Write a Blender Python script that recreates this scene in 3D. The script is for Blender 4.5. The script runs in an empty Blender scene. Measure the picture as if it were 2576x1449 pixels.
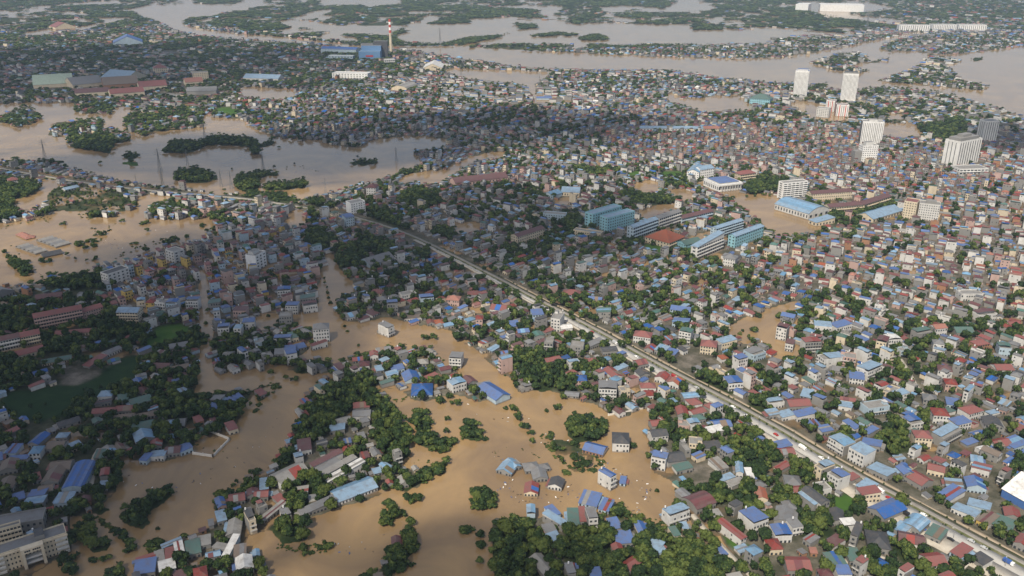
import bpy, math, random
import numpy as np
from mathutils import Matrix, Vector
R = math.radians
rng = np.random.RandomState(7)
rnd = random.Random(11)
scene = bpy.context.scene
col = scene.collection

# ------------------------------------------------------------------ camera, sky, sun, exposure
CAM_H, FPX, PITCH = 350.0, 2150.0, R(22.0)      # metres, focal length in photo units (2576 wide), tilt below the horizon
cam_d = bpy.data.cameras.new('camera')
cam_d.sensor_width = 36.0
cam_d.lens = 36.0 * FPX / 2576.0
cam_d.clip_start, cam_d.clip_end = 1.0, 60000.0
cam = bpy.data.objects.new('camera', cam_d)
col.objects.link(cam)
cam.location = (0, 0, CAM_H)
cam.rotation_euler = (R(90) - PITCH, 0, 0)
scene.camera = cam

SUN_AZ, SUN_EL = math.atan2(-0.45, -1.0), R(50)   # compass direction towards the sun (x, y) = (sin, cos)
SUN_DIR = Vector((math.sin(SUN_AZ) * math.cos(SUN_EL), math.cos(SUN_AZ) * math.cos(SUN_EL), math.sin(SUN_EL)))
world = bpy.data.worlds.new('World')
scene.world = world
world.use_nodes = True
wn, wl = world.node_tree.nodes, world.node_tree.links
wn.clear()
w_out = wn.new('ShaderNodeOutputWorld')
w_bg = wn.new('ShaderNodeBackground')
w_sky = wn.new('ShaderNodeTexSky')
w_sky.sky_type = 'NISHITA'
w_sky.sun_disc = False
w_sky.sun_elevation = SUN_EL
w_sky.sun_rotation = SUN_AZ
w_sky.air_density, w_sky.dust_density, w_sky.ozone_density = 1.0, 2.5, 1.0
w_bg.inputs['Strength'].default_value = 0.10
# broken cloud cover in the sky itself
w_tc = wn.new('ShaderNodeTexCoord')
w_no = wn.new('ShaderNodeTexNoise'); w_no.inputs['Scale'].default_value = 2.6; w_no.inputs['Detail'].default_value = 5
w_rmp = wn.new('ShaderNodeMapRange')
w_rmp.inputs['From Min'].default_value, w_rmp.inputs['From Max'].default_value = 0.38, 0.62
w_rmp.inputs['To Min'].default_value, w_rmp.inputs['To Max'].default_value = 0.12, 0.6
w_mix = wn.new('ShaderNodeMix'); w_mix.data_type = 'RGBA'
w_mix.inputs['B'].default_value = (4.4, 4.8, 5.5, 1)
wl.new(w_tc.outputs['Generated'], w_no.inputs['Vector'])
wl.new(w_no.outputs['Fac'], w_rmp.inputs['Value'])
wl.new(w_rmp.outputs['Result'], w_mix.inputs['Factor'])
wl.new(w_sky.outputs['Color'], w_mix.inputs['A'])
wl.new(w_mix.outputs['Result'], w_bg.inputs['Color'])
wl.new(w_bg.outputs['Background'], w_out.inputs['Surface'])

sun_d = bpy.data.lights.new('sun', 'SUN')
sun_d.energy, sun_d.angle, sun_d.color = 4.6, R(0.5), (1.0, 0.90, 0.74)
sun = bpy.data.objects.new('sun', sun_d)
col.objects.link(sun)
sun.rotation_euler = SUN_DIR.to_track_quat('Z', 'Y').to_euler()

vs = scene.view_settings
vs.view_transform, vs.look, vs.gamma, vs.use_curve_mapping = 'Standard', 'None', 1.0, False
vs.exposure = 0.32
scene.cycles.max_bounces, scene.cycles.diffuse_bounces, scene.cycles.glossy_bounces = 6, 2, 2
scene.cycles.volume_bounces = 0
scene.cycles.transparent_max_bounces = 12
scene.cycles.use_denoising = True

# ------------------------------------------------------------------ photo <-> ground
cP, sP = math.cos(PITCH), math.sin(PITCH)
def G(px, py, z=0.0):
    """ground point (at height z) seen at photo position px, py"""
    dx, dy = (px - 1288.0) / FPX, (724.5 - py) / FPX
    vy, vz = cP + dy * sP, -sP + dy * cP
    t = (CAM_H - z) / -vz
    return (t * dx, t * vy)
def PJ(x, y, z=0.0):
    """photo position of a world point (arrays allowed)"""
    zc = z - CAM_H
    dep = y * cP - zc * sP
    up = y * sP + zc * cP
    return 1288.0 + FPX * x / dep, 724.5 - FPX * up / dep

# ------------------------------------------------------------------ noise
def _hash(ix, iy, s):
    n = (ix.astype(np.int64) * 374761393 + iy.astype(np.int64) * 668265263 + s * 974711) & 0x7fffffff
    n = ((n ^ (n >> 13)) * 1274126177) & 0x7fffffff
    return ((n ^ (n >> 16)) & 0xffff) / 65535.0
def vnoise(x, y, s=0):
    x, y = np.asarray(x, float), np.asarray(y, float)
    ix, iy = np.floor(x), np.floor(y)
    fx, fy = x - ix, y - iy
    fx, fy = fx * fx * (3 - 2 * fx), fy * fy * (3 - 2 * fy)
    a, b = _hash(ix, iy, s), _hash(ix + 1, iy, s)
    c, d = _hash(ix, iy + 1, s), _hash(ix + 1, iy + 1, s)
    return (a * (1 - fx) + b * fx) * (1 - fy) + (c * (1 - fx) + d * fx) * fy
def fbm(x, y, s=0, o=4):
    t, a, n = 0.0, 0.5, 0.0
    for k in range(o):
        t = t + a * vnoise(x * 2 ** k, y * 2 ** k, s + k * 17); n += a; a *= 0.5
    return t / n

# ------------------------------------------------------------------ materials
MATS = {}
def nodemat(name):
    m = bpy.data.materials.new(name); m.use_nodes = True
    nt = m.node_tree; nt.nodes.clear()
    out = nt.nodes.new('ShaderNodeOutputMaterial')
    bs = nt.nodes.new('ShaderNodeBsdfPrincipled')
    nt.links.new(bs.outputs['BSDF'], out.inputs['Surface'])
    MATS[name] = m
    return m, nt.nodes, nt.links, bs
def surf(name, rgb, rough=0.7, var=0.12, dirt=0.25, dirt_rgb=(0.10, 0.085, 0.07), scale=0.35, spec=0.3, stretch=(1, 1, 1), hue=0.0):
    """painted / metal / masonry surface: each loose piece varies a little, with patches of dirt"""
    m, n, l, bs = nodemat(name)
    geo = n.new('ShaderNodeNewGeometry')
    mp = n.new('ShaderNodeMapping'); mp.inputs['Scale'].default_value = stretch
    l.new(geo.outputs['Position'], mp.inputs['Vector'])
    no = n.new('ShaderNodeTexNoise'); no.inputs['Scale'].default_value = scale; no.inputs['Detail'].default_value = 5; no.inputs['Roughness'].default_value = 0.65
    l.new(mp.outputs['Vector'], no.inputs['Vector'])
    hs = n.new('ShaderNodeHueSaturation'); hs.inputs['Color'].default_value = (*rgb, 1)
    mr = n.new('ShaderNodeMapRange'); mr.inputs['To Min'].default_value, mr.inputs['To Max'].default_value = 1 - var, 1 + var
    l.new(geo.outputs['Random Per Island'], mr.inputs['Value'])
    l.new(mr.outputs['Result'], hs.inputs['Value'])
    if hue:
        wn_ = n.new('ShaderNodeTexWhiteNoise'); wn_.noise_dimensions = '1D'
        l.new(geo.outputs['Random Per Island'], wn_.inputs['W'])
        mh = n.new('ShaderNodeMapRange'); mh.inputs['To Min'].default_value, mh.inputs['To Max'].default_value = 1 - hue, 1 + hue * 0.3
        l.new(wn_.outputs['Value'], mh.inputs['Value']); l.new(mh.outputs['Result'], hs.inputs['Saturation'])
    mr2 = n.new('ShaderNodeMapRange'); mr2.inputs['From Min'].default_value, mr2.inputs['From Max'].default_value = 0.45, 0.75
    mr2.inputs['To Max'].default_value = dirt
    l.new(no.outputs['Fac'], mr2.inputs['Value'])
    mx = n.new('ShaderNodeMix'); mx.data_type = 'RGBA'; mx.inputs['B'].default_value = (*dirt_rgb, 1)
    l.new(mr2.outputs['Result'], mx.inputs['Factor']); l.new(hs.outputs['Color'], mx.inputs['A'])
    last = mx.outputs['Result']
    if name.startswith('wall_'):            # the flood has left a muddy tide line on the walls
        sx = n.new('ShaderNodeSeparateXYZ'); l.new(geo.outputs['Position'], sx.inputs[0])
        az = n.new('ShaderNodeMath'); az.operation = 'MULTIPLY_ADD'; az.inputs[1].default_value = -1.2; l.new(no.outputs['Fac'], az.inputs[0]); l.new(sx.outputs['Z'], az.inputs[2])
        mz = n.new('ShaderNodeMapRange'); mz.inputs['From Min'].default_value, mz.inputs['From Max'].default_value = 0.25, 0.75
        mz.inputs['To Min'].default_value, mz.inputs['To Max'].default_value = .75, 0
        l.new(az.outputs[0], mz.inputs['Value'])
        m3 = n.new('ShaderNodeMix'); m3.data_type = 'RGBA'; m3.inputs['B'].default_value = (.17, .115, .065, 1)
        l.new(mz.outputs['Result'], m3.inputs['Factor']); l.new(last, m3.inputs['A']); last = m3.outputs['Result']
    l.new(last, bs.inputs['Base Color'])
    bs.inputs['Roughness'].default_value = rough
    bs.inputs['Specular IOR Level'].default_value = spec
    return m
ROOFC = {'r': (.185, .036, .03), 'o': (.26, .078, .042), 'b': (.021, .085, .275), 'l': (.125, .235, .36), 'g': (.145, .15, .16), 'd': (.05, .054, .062),
         'n': (.05, .12, .105), 'w': (.50, .50, .49), 'p': (.10, .036, .04), 'c': (.205, .2, .19), 't': (.14, .105, .08), 'm': (.27, .36, .27), 'x': (.6, .6, .585)}
ROOFW = {'r': 'red', 'o': 'orange', 'b': 'blue', 'l': 'light blue', 'g': 'grey', 'd': 'dark grey', 'n': 'green', 'w': 'white', 'p': 'maroon', 'c': 'concrete', 't': 'brown', 'm': 'pale green', 'x': 'brilliant white'}
WALLC = {'W': (.49, .487, .475), 'C': (.52, .45, .34), 'G': (.205, .203, .198), 'B': (.33, .42, .49), 'Y': (.46, .33, .10), 'P': (.40, .28, .25), 'T': (.22, .42, .49), 'K': (.28, .15, .09), 'H': (.66, .66, .655), 'S': (.6, .6, .59)}
WALLW = {'W': 'white', 'C': 'cream', 'G': 'grey', 'B': 'pale blue', 'Y': 'yellow', 'P': 'pink', 'T': 'teal', 'K': 'brick', 'H': 'bright white', 'S': 'pale grey'}
for k, c in ROOFC.items():
    surf('roof_' + ROOFW[k].replace(' ', '_'), c, 0.55, 0.3, 0.62, (.115, .095, .08), 0.3, 0.35, hue=0.3)
for k, c in WALLC.items():
    surf('wall_' + WALLW[k].replace(' ', '_'), c, 0.85, 0.14, 0.4, (.16, .14, .115), 0.25, 0.2, (1, 1, 0.4))
RM = {k: 'roof_' + ROOFW[k].replace(' ', '_') for k in ROOFC}
WM = {k: 'wall_' + WALLW[k].replace(' ', '_') for k in WALLC}
surf('window_glass', (.035, .042, .05), 0.25, 0.4, 0.0, spec=0.5)
surf('steel_tank', (.6, .6, .6), 0.3, 0.1, 0.1)
surf('concrete', (.34, .325, .30), 0.9, 0.1, 0.4, (.17, .155, .13), 0.3)
surf('asphalt', (.36, .355, .34), 0.9, 0.05, 0.5, (.19, .17, .15), 0.12)
surf('ballast', (.235, .225, .205), 0.95, 0.05, 0.5, (.075, .07, .06), 0.3)
surf('rail_steel', (.22, .2, .19), 0.45, 0.05, 0.2)
surf('verge', (.075, .085, .036), 0.95, 0.1, 0.8, (.22, .19, .145), 0.13)
surf('footway', (.40, .37, .32), 0.9, 0.06, 0.75, (.22, .185, .15), 0.2)
surf('red_earth', (.32, .12, .045), 0.95, 0.05, 0.6, (.16, .08, .04), 0.15)
surf('dry_earth', (.31, .255, .19), 0.95, 0.05, 0.6, (.2, .15, .09), 0.15)
surf('bark', (.07, .055, .042), 0.95, 0.2, 0.2)
surf('chimney_red', (.45, .06, .04), 0.8, 0.03, 0.3)
surf('chimney_white', (.85, .84, .82), 0.8, 0.03, 0.3)
surf('galvanised', (.16, .165, .17), 0.5, 0.1, 0.2)
for nm, c in (('white', (.75, .75, .75)), ('red', (.35, .03, .025)), ('black', (.02, .02, .022)), ('silver', (.42, .43, .44)), ('blue', (.04, .10, .32))):
    surf('car_paint_' + nm, c, 0.3, 0.05, 0.05, spec=0.5)

def leaf_mat(name, use_attr):
    m, n, l, bs = nodemat(name)
    geo = n.new('ShaderNodeNewGeometry')
    no = n.new('ShaderNodeTexNoise'); no.inputs['Scale'].default_value = 0.33; no.inputs['Detail'].default_value = 4
    l.new(geo.outputs['Position'], no.inputs['Vector'])
    if use_attr:
        at = n.new('ShaderNodeAttribute'); at.attribute_name = 'tint'; tint = at.outputs['Fac']
    else:
        ob = n.new('ShaderNodeObjectInfo'); tint = ob.outputs['Random']
    ad = n.new('ShaderNodeMath'); ad.operation = 'MULTIPLY_ADD'; ad.inputs[1].default_value = 0.55 if use_attr else 0.72
    l.new(tint, ad.inputs[0])
    m2 = n.new('ShaderNodeMath'); m2.operation = 'MULTIPLY'; m2.inputs[1].default_value = 0.55
    l.new(geo.outputs['Random Per Island'], m2.inputs[0]); l.new(m2.outputs[0], ad.inputs[2])
    a3 = n.new('ShaderNodeMath'); a3.operation = 'MULTIPLY_ADD'; a3.inputs[1].default_value = 0.5; 
    l.new(no.outputs['Fac'], a3.inputs[0]); l.new(ad.outputs[0], a3.inputs[2])
    cr = n.new('ShaderNodeValToRGB')
    e = cr.color_ramp.elements
    e[0].position, e[0].color = 0.22, (.007, .016, .009, 1)
    e[1].position, e[1].color = 1.2, (.08, .105, .026, 1)
    for p_, c_ in ((0.55, (.018, .036, .013)), (0.8, (.027, .05, .0145)), (0.97, (.048, .072, .019))):
        q = cr.color_ramp.elements.new(p_); q.color = (*c_, 1)
    l.new(a3.outputs[0], cr.inputs['Fac']); l.new(cr.outputs['Color'], bs.inputs['Base Color'])
    bs.inputs['Roughness'].default_value = 0.75; bs.inputs['Specular IOR Level'].default_value = 0.15
    return m
leaf_mat('foliage', False); leaf_mat('foliage_mass', True)

# flood water: muddy, glossy, faint ripples
m, n, l, bs = nodemat('flood_water')
geo = n.new('ShaderNodeNewGeometry')
n1 = n.new('ShaderNodeTexNoise'); n1.inputs['Scale'].default_value = 0.011; n1.inputs['Detail'].default_value = 7; n1.inputs['Roughness'].default_value = 0.62; n1.inputs['Distortion'].default_value = 1.6
n2 = n.new('ShaderNodeTexNoise'); n2.inputs['Scale'].default_value = 0.5; n2.inputs['Detail'].default_value = 3
l.new(geo.outputs['Position'], n1.inputs['Vector']); l.new(geo.outputs['Position'], n2.inputs['Vector'])
cr = n.new('ShaderNodeValToRGB'); e = cr.color_ramp.elements
e[0].position, e[0].color = 0.32, (.185, .125, .07, 1)
e[1].position, e[1].color = 0.68, (.30, .2, .095, 1)
l.new(n1.outputs['Fac'], cr.inputs['Fac']); l.new(cr.outputs['Color'], bs.inputs['Base Color'])
bmp = n.new('ShaderNodeBump'); bmp.inputs['Strength'].default_value = 0.05; bmp.inputs['Distance'].default_value = 0.3
l.new(n2.outputs['Fac'], bmp.inputs['Height']); l.new(bmp.outputs['Normal'], bs.inputs['Normal'])
bs.inputs['Roughness'].default_value = 0.14; bs.inputs['IOR'].default_value = 1.42

# ground: mud, dirt yards and weeds; 'urban' says how built-up it is, 'grass' how green
m, n, l, bs = nodemat('ground_soil')
geo = n.new('ShaderNodeNewGeometry')
n1 = n.new('ShaderNodeTexNoise'); n1.inputs['Scale'].default_value = 0.06; n1.inputs['Detail'].default_value = 7; n1.inputs['Roughness'].default_value = 0.7
l.new(geo.outputs['Position'], n1.inputs['Vector'])
def ramp(cols):
    cr = n.new('ShaderNodeValToRGB'); e = cr.color_ramp.elements
    e[0].position, e[0].color = cols[0][0], (*cols[0][1], 1); e[1].position, e[1].color = cols[-1][0], (*cols[-1][1], 1)
    for p_, c_ in cols[1:-1]:
        q = e.new(p_); q.color = (*c_, 1)
    l.new(n1.outputs['Fac'], cr.inputs['Fac'])
    return cr
rg = ramp([(0.3, (.012, .022, .009)), (0.5, (.022, .035, .013)), (0.62, (.042, .054, .02)), (0.78, (.10, .085, .045))])
ru = ramp([(0.3, (.035, .042, .024)), (0.45, (.085, .078, .062)), (0.56, (.14, .125, .105)), (0.75, (.23, .205, .175))])
rs = ramp([(0.3, (.011, .028, .012)), (0.5, (.016, .038, .014)), (0.7, (.026, .052, .018))])
au = n.new('ShaderNodeAttribute'); au.attribute_name = 'urban'
ag = n.new('ShaderNodeAttribute'); ag.attribute_name = 'grass'
ma = n.new('ShaderNodeMix'); ma.data_type = 'RGBA'; mb_ = n.new('ShaderNodeMix'); mb_.data_type = 'RGBA'
l.new(au.outputs['Fac'], ma.inputs['Factor']); l.new(rg.outputs['Color'], ma.inputs['A']); l.new(ru.outputs['Color'], ma.inputs['B'])
l.new(ag.outputs['Fac'], mb_.inputs['Factor']); l.new(ma.outputs['Result'], mb_.inputs['A']); l.new(rs.outputs['Color'], mb_.inputs['B'])
sx = n.new('ShaderNodeSeparateXYZ'); l.new(geo.outputs['Position'], sx.inputs[0])
mz = n.new('ShaderNodeMapRange'); mz.inputs['From Min'].default_value, mz.inputs['From Max'].default_value, mz.inputs['To Min'].default_value, mz.inputs['To Max'].default_value = .02, .3, .85, 0
l.new(sx.outputs['Z'], mz.inputs['Value'])
mm = n.new('ShaderNodeMix'); mm.data_type = 'RGBA'; mm.inputs['B'].default_value = (.135, .09, .05, 1)
al = n.new('ShaderNodeAttribute'); al.attribute_name = 'lawn'
rl = ramp([(0.3, (.03, .075, .014)), (0.55, (.05, .105, .02)), (0.75, (.085, .115, .032))])
ml = n.new('ShaderNodeMix'); ml.data_type = 'RGBA'; l.new(al.outputs['Fac'], ml.inputs['Factor']); l.new(mb_.outputs['Result'], ml.inputs['A']); l.new(rl.outputs['Color'], ml.inputs['B'])
l.new(mz.outputs['Result'], mm.inputs['Factor']); l.new(ml.outputs['Result'], mm.inputs['A'])
l.new(mm.outputs['Result'], bs.inputs['Base Color'])
bs.inputs['Roughness'].default_value = 0.95; bs.inputs['Specular IOR Level'].default_value = 0.1

# ------------------------------------------------------------------ mesh helpers
class MB:
    def __init__(self): self.v, self.f, self.m = [], [], []
    def add(self, vs_, fs, mt):
        b = len(self.v); self.v += vs_
        for q in fs: self.f.append(tuple(i + b for i in q)); self.m.append(mt)
    def quad(self, a, b, c, d, mt): self.add([a, b, c, d], [(0, 1, 2, 3)], mt)
    def box(self, x0, x1, y0, y1, z0, z1, mt, top=None, side=None, bottom=False):
        b = len(self.v)
        self.v += [(x0, y0, z0), (x1, y0, z0), (x1, y1, z0), (x0, y1, z0), (x0, y0, z1), (x1, y0, z1), (x1, y1, z1), (x0, y1, z1)]
        sd = side or mt
        for q, k in (((0, 1, 5, 4), mt), ((1, 2, 6, 5), sd), ((2, 3, 7, 6), mt), ((3, 0, 4, 7), sd), ((4, 5, 6, 7), top or mt)):
            self.f.append(tuple(i + b for i in q)); self.m.append(k)
        if bottom: self.f.append((b + 3, b + 2, b + 1, b)); self.m.append(mt)
    def sheet(self, a, b, c, d, t, mt):
        """a tilted roof sheet (corners counter-clockwise from above) with thickness t"""
        lo = [(p[0], p[1], p[2] - t) for p in (a, b, c, d)]
        self.add([a, b, c, d] + lo, [(0, 1, 2, 3), (7, 6, 5, 4), (4, 5, 1, 0), (5, 6, 2, 1), (6, 7, 3, 2), (7, 4, 0, 3)], mt)
    def cyl(self, x, y, z0, z1, r0, r1, mt, n=8, cap=True):
        vs_ = []
        for z, r in ((z0, r0), (z1, r1)):
            for k in range(n): vs_.append((x + r * math.cos(2 * math.pi * k / n), y + r * math.sin(2 * math.pi * k / n), z))
        fs = [(k, (k + 1) % n, n + (k + 1) % n, n + k) for k in range(n)]
        if cap: fs.append(tuple(range(n, 2 * n)))
        self.add(vs_, fs, mt)
    def beam(self, a, b, r, mt):
        a, b = Vector(a), Vector(b); d = (b - a).normalized()
        u = d.cross(Vector((0, 0, 1)) if abs(d.z) < 0.9 else Vector((1, 0, 0))).normalized() * r; w = d.cross(u).normalized() * r
        vs_ = [tuple(p + q) for p in (a, b) for q in (u + w, -u + w, -u - w, u - w)]
        self.add(vs_, [(0, 1, 5, 4), (1, 2, 6, 5), (2, 3, 7, 6), (3, 0, 4, 7), (3, 2, 1, 0), (4, 5, 6, 7)], mt)
    def mesh(self, name): return mesh_from(name, self.v, self.f, self.m)
def mesh_from(name, v, f, m):
    me = bpy.data.meshes.new(name)
    me.from_pydata(v, [], f)
    names = []
    idx = {}
    mi = []
    for k in m:
        if k not in idx: idx[k] = len(names); names.append(k)
        mi.append(idx[k])
    for k in names: me.materials.append(MATS[k])
    if len(names) > 1: me.polygons.foreach_set('material_index', mi)
    me.update()
    return me
def link(name, data, parent=None, loc=None):
    o = bpy.data.objects.new(name, data); col.objects.link(o)
    if parent is not None: o.parent = parent
    if loc is not None: o.location = loc
    return o
def tag(o, label=None, cat=None, group=None, kind=None):
    if label: o['label'] = label
    if cat: o['category'] = cat
    if group: o['group'] = group
    if kind: o['kind'] = kind
    return o
def empty(name, x, y, z=0.0, rz=0.0):
    o = bpy.data.objects.new(name, None); col.objects.link(o)
    o.location = (x, y, z); o.rotation_euler = (0, 0, rz); o.empty_display_size = 0.5
    return o

# ------------------------------------------------------------------ what covers the ground (traced outlines, photo units)
# classes: W water, T trees, G grass, V village in trees, U mixed town, R dense red-roofed town, B near town, L dark town of narrow houses,
#          F far town in trees, X far woods, D pale dense town by the river, I industrial yard, O open yard
CL = {k: i for i, k in enumerate('WTGVURBLFXDIOEMN')}
#        houses trees wet  urban grass
CP = {'W': (0, 0, 0, 0, 0), 'T': (.0, 1., -.3, 0, 0), 'G': (0, .03, -1, 0, 1), 'V': (.38, 1.0, .2, .35, 0), 'U': (.86, .62, .30, .8, 0), 'R': (.96, .2, .2, 1, 0),
      'B': (.92, .66, .05, .75, 0), 'L': (.98, .16, .46, .9, 0), 'F': (.66, .62, .12, .45, 0), 'X': (.16, .82, .14, .1, 0), 'D': (.95, .3, .36, .9, 0),
      'I': (.35, .3, .1, .8, 0), 'O': (0, .05, -1, 1, 0), 'E': (0.05, .42, .46, .2, .2), 'M': (.62, .42, .42, .45, 0), 'N': (0, .05, -1, 0, 0)}
POLY = []
def pl(c, s):
    a = [float(t) for t in s.split()]
    POLY.append((c, np.array(a).reshape(-1, 2)))
pl('U', '-9 -9 2600 -9 2600 1470 -9 1470')
pl('X', '-9 -9 2600 -9 2600 70 2200 75 1900 110 1300 130 1000 120 700 95 500 60 330 70 200 75 -9 60')
pl('F', '-9 40 120 30 330 62 330 80 480 90 900 120 1000 150 1100 170 1060 200 900 215 640 245 300 252 -9 262')
pl('X', '-9 20 100 10 330 40 340 62 200 78 -9 70')
pl('F', '2200 -9 2600 -9 2600 80 2480 72 2250 70 2150 40')
pl('F', '640 80 1060 130 1010 200 640 200')
pl('I', '60 195 350 195 620 215 640 245 520 262 300 258 180 255 80 228')
pl('D', '1375 195 1450 172 1560 176 1720 182 1880 202 2000 225 2000 262 1900 275 1700 262 1640 300 1420 300 1340 262')
pl('M', '1980 215 2200 215 2420 245 2600 290 2600 345 2440 350 2260 345 2190 330 2100 305 1980 290')
pl('R', '1480 330 1700 300 2050 320 2600 350 2600 830 2330 800 2000 745 1900 640 2060 600 2110 540 1960 430 1740 410 1600 390')
pl('B', '1290 840 1500 830 1800 740 2030 740 2330 790 2600 830 2600 1470 1240 1470 1240 1310 1700 1300 1690 1120 1500 1000 1320 930')
pl('L', '240 672 300 660 412 617 520 590 640 560 760 575 800 640 800 720 780 790 660 830 560 850 500 800 350 790 270 740')
pl('V', '-9 730 240 690 270 740 340 830 500 860 500 990 620 990 640 1050 480 1140 300 1170 250 1260 190 1300 0 1290 -9 1470')
pl('V', '530 860 640 850 740 880 770 940 540 940')
# open and grassy patches
pl('T', '-9 440 90 450 105 480 60 500 30 525 60 545 0 560 -9 560')
pl('E', '115 530 120 478 200 465 330 490 345 520 300 535 220 545 150 530')
pl('T', '225 572 222 545 240 540 270 552 292 550 285 562 250 570')
# water
pl('W', '330 22 370 14 430 10 500 8 560 14 600 8 625 -9 665 -9 668 12 600 26 570 30 530 40 480 42 462 52 470 66 530 78 590 85 644 88 720 93 800 103 870 112 900 116 990 115 1100 116 1200 120 1288 126 1420 132 1500 136 1620 143 1700 145 1780 146 1850 150 1900 148 1960 146 2030 136 2120 120 2200 103 2270 88 2310 80 2335 84 2250 100 2205 122 2240 132 2300 129 2345 136 2400 139 2480 130 2530 122 2620 113 2620 312 2570 292 2530 274 2470 262 2420 244 2350 230 2300 224 2200 217 2165 226 2092 222 2020 210 1932 206 1880 200 1830 196 1780 189 1720 180 1660 173 1560 175 1400 172 1340 170 1288 165 1200 152 1130 142 1050 130 1000 124 900 124 800 112 700 104 600 98 530 92 470 84 430 72 400 52 350 38')
pl('W', '1010 72 1030 60 1066 50 1070 38 1120 48 1200 47 1288 42 1300 50 1358 48 1438 60 1513 57 1663 62 1738 60 1863 76 1932 70 2030 78 2150 85 2120 97 2080 93 2030 96 1990 101 1940 106 1900 109 1863 110 1788 112 1688 109 1563 112 1500 110 1430 112 1350 105 1288 108 1200 108 1100 109 1020 105 995 94')
pl('W', '690 52 740 50 800 55 830 62 900 68 960 70 1012 71 1000 88 940 86 880 83 820 80 780 72 740 65')
pl('W', '720 45 760 40 780 30 830 22 840 28 800 40 790 48 750 50')
pl('W', '806 -9 1016 -9 1010 8 960 12 930 18 900 8 860 10 820 12')
pl('W', '1345 18 1400 14 1425 20 1395 25 1400 38 1375 40 1365 28')
pl('W', '1510 20 1560 14 1640 18 1670 22 1700 5 1740 -9 1760 -9 1765 10 1805 18 1790 25 1740 28 1700 30 1640 30 1600 22 1560 28 1515 28')
pl('W', '52 84 95 76 150 72 190 66 195 72 150 80 105 88 60 90')
pl('W', '2000 12 2080 5 2200 8 2260 20 2200 28 2120 32 2190 42 2280 52 2240 60 2150 48 2060 34')
pl('W', '1115 180 1130 171 1200 176 1300 178 1345 182 1390 182 1375 196 1350 210 1345 235 1375 245 1390 250 1372 261 1342 259 1340 240 1326 220 1288 207 1240 205 1180 197')
pl('W', '1673 242 1700 235 1720 248 1760 250 1800 242 1870 245 1880 260 1900 272 1880 278 1830 276 1770 281 1740 271 1712 263 1692 255')
pl('W', '2000 275 2030 285 2050 300 2100 305 2125 300 2160 308 2130 296 2150 285 2120 280 2060 262 1990 250')
pl('W', '2190 310 2290 312 2340 320 2330 340 2260 345 2180 328')
pl('W', '2225 285 2275 290 2270 300 2235 298')
pl('W', '-40 262 90 260 185 258 190 285 275 288 285 275 310 268 330 275 520 290 545 296 610 300 640 322 690 345 760 356 800 352 830 366 900 372 940 352 1000 345 1070 345 1140 352 1110 372 1040 375 1045 390 1060 405 1050 418 1000 438 950 455 890 468 830 485 770 500 740 505 690 498 600 490 550 489 480 478 400 468 330 460 250 440 200 428 140 415 90 405 -40 400')
pl('W', '995 462 1020 440 1060 432 1120 428 1180 395 1250 380 1290 385 1260 400 1200 405 1160 425 1130 450 1100 465 1050 460')
pl('W', '600 222 640 218 740 228 745 245 690 250 640 246 610 240')
pl('W', '1110 555 1150 560 1200 560 1230 565 1200 585 1170 592 1145 585 1140 570')
pl('W', '730 530 745 520 765 535 775 565 740 572 715 570 718 550')
pl('W', '1390 512 1405 500 1455 495 1457 508 1420 518')
pl('W', '1592 465 1620 455 1655 455 1660 480 1625 490 1600 485')
pl('W', '1600 545 1640 520 1680 512 1710 515 1700 530 1660 545 1610 555')
pl('W', '1680 480 1720 474 1745 490 1740 505 1700 508')
pl('W', '28 505 60 497 100 480 105 453 150 455 155 465 130 480 118 490 118 505 110 520 85 525 60 527 40 517')
pl('W', '-40 566 30 562 80 555 120 540 130 532 190 532 220 537 222 552 290 548 302 532 332 530 347 520 342 500 372 490 430 492 430 505 380 520 365 540 375 552 440 556 510 552 530 555 540 575 525 590 500 605 415 620 385 640 300 660 240 672 232 690 170 700 125 690 110 715 -40 725')
pl('W', '500 680 518 680 525 720 540 790 545 830 528 860 530 905 540 940 620 935 700 930 740 930 770 940 860 935 855 945 800 960 770 1000 755 1030 745 1060 720 1110 690 1170 640 1190 615 1205 625 1240 560 1240 530 1260 540 1290 540 1320 470 1350 400 1385 370 1410 340 1460 310 1460 60 1460 130 1420 180 1390 178 1345 175 1300 240 1290 290 1240 300 1190 305 1170 340 1160 400 1165 480 1140 490 1115 545 1105 590 1090 600 1060 615 1040 650 1050 640 1000 620 990 590 980 550 985 525 1000 490 995 495 960 500 900 500 850 495 800 500 730')
pl('W', '820 638 845 640 850 670 870 690 890 715 895 735 870 745 850 755 848 790 862 805 900 812 960 800 1000 805 1040 815 1080 820 1130 830 1145 850 1150 870 1110 885 1060 870 1020 885 990 870 930 880 880 895 875 905 850 915 800 905 790 910 760 905 755 895 775 880 785 860 780 830 740 815 690 825 660 830 640 815 650 790 690 790 740 785 790 785 800 760 800 720 810 680')
pl('W', '1110 880 1150 868 1180 870 1200 880 1220 905 1240 920 1260 940 1290 960 1300 990 1280 1005 1220 980 1170 960 1150 930 1120 920 1090 890')
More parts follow.
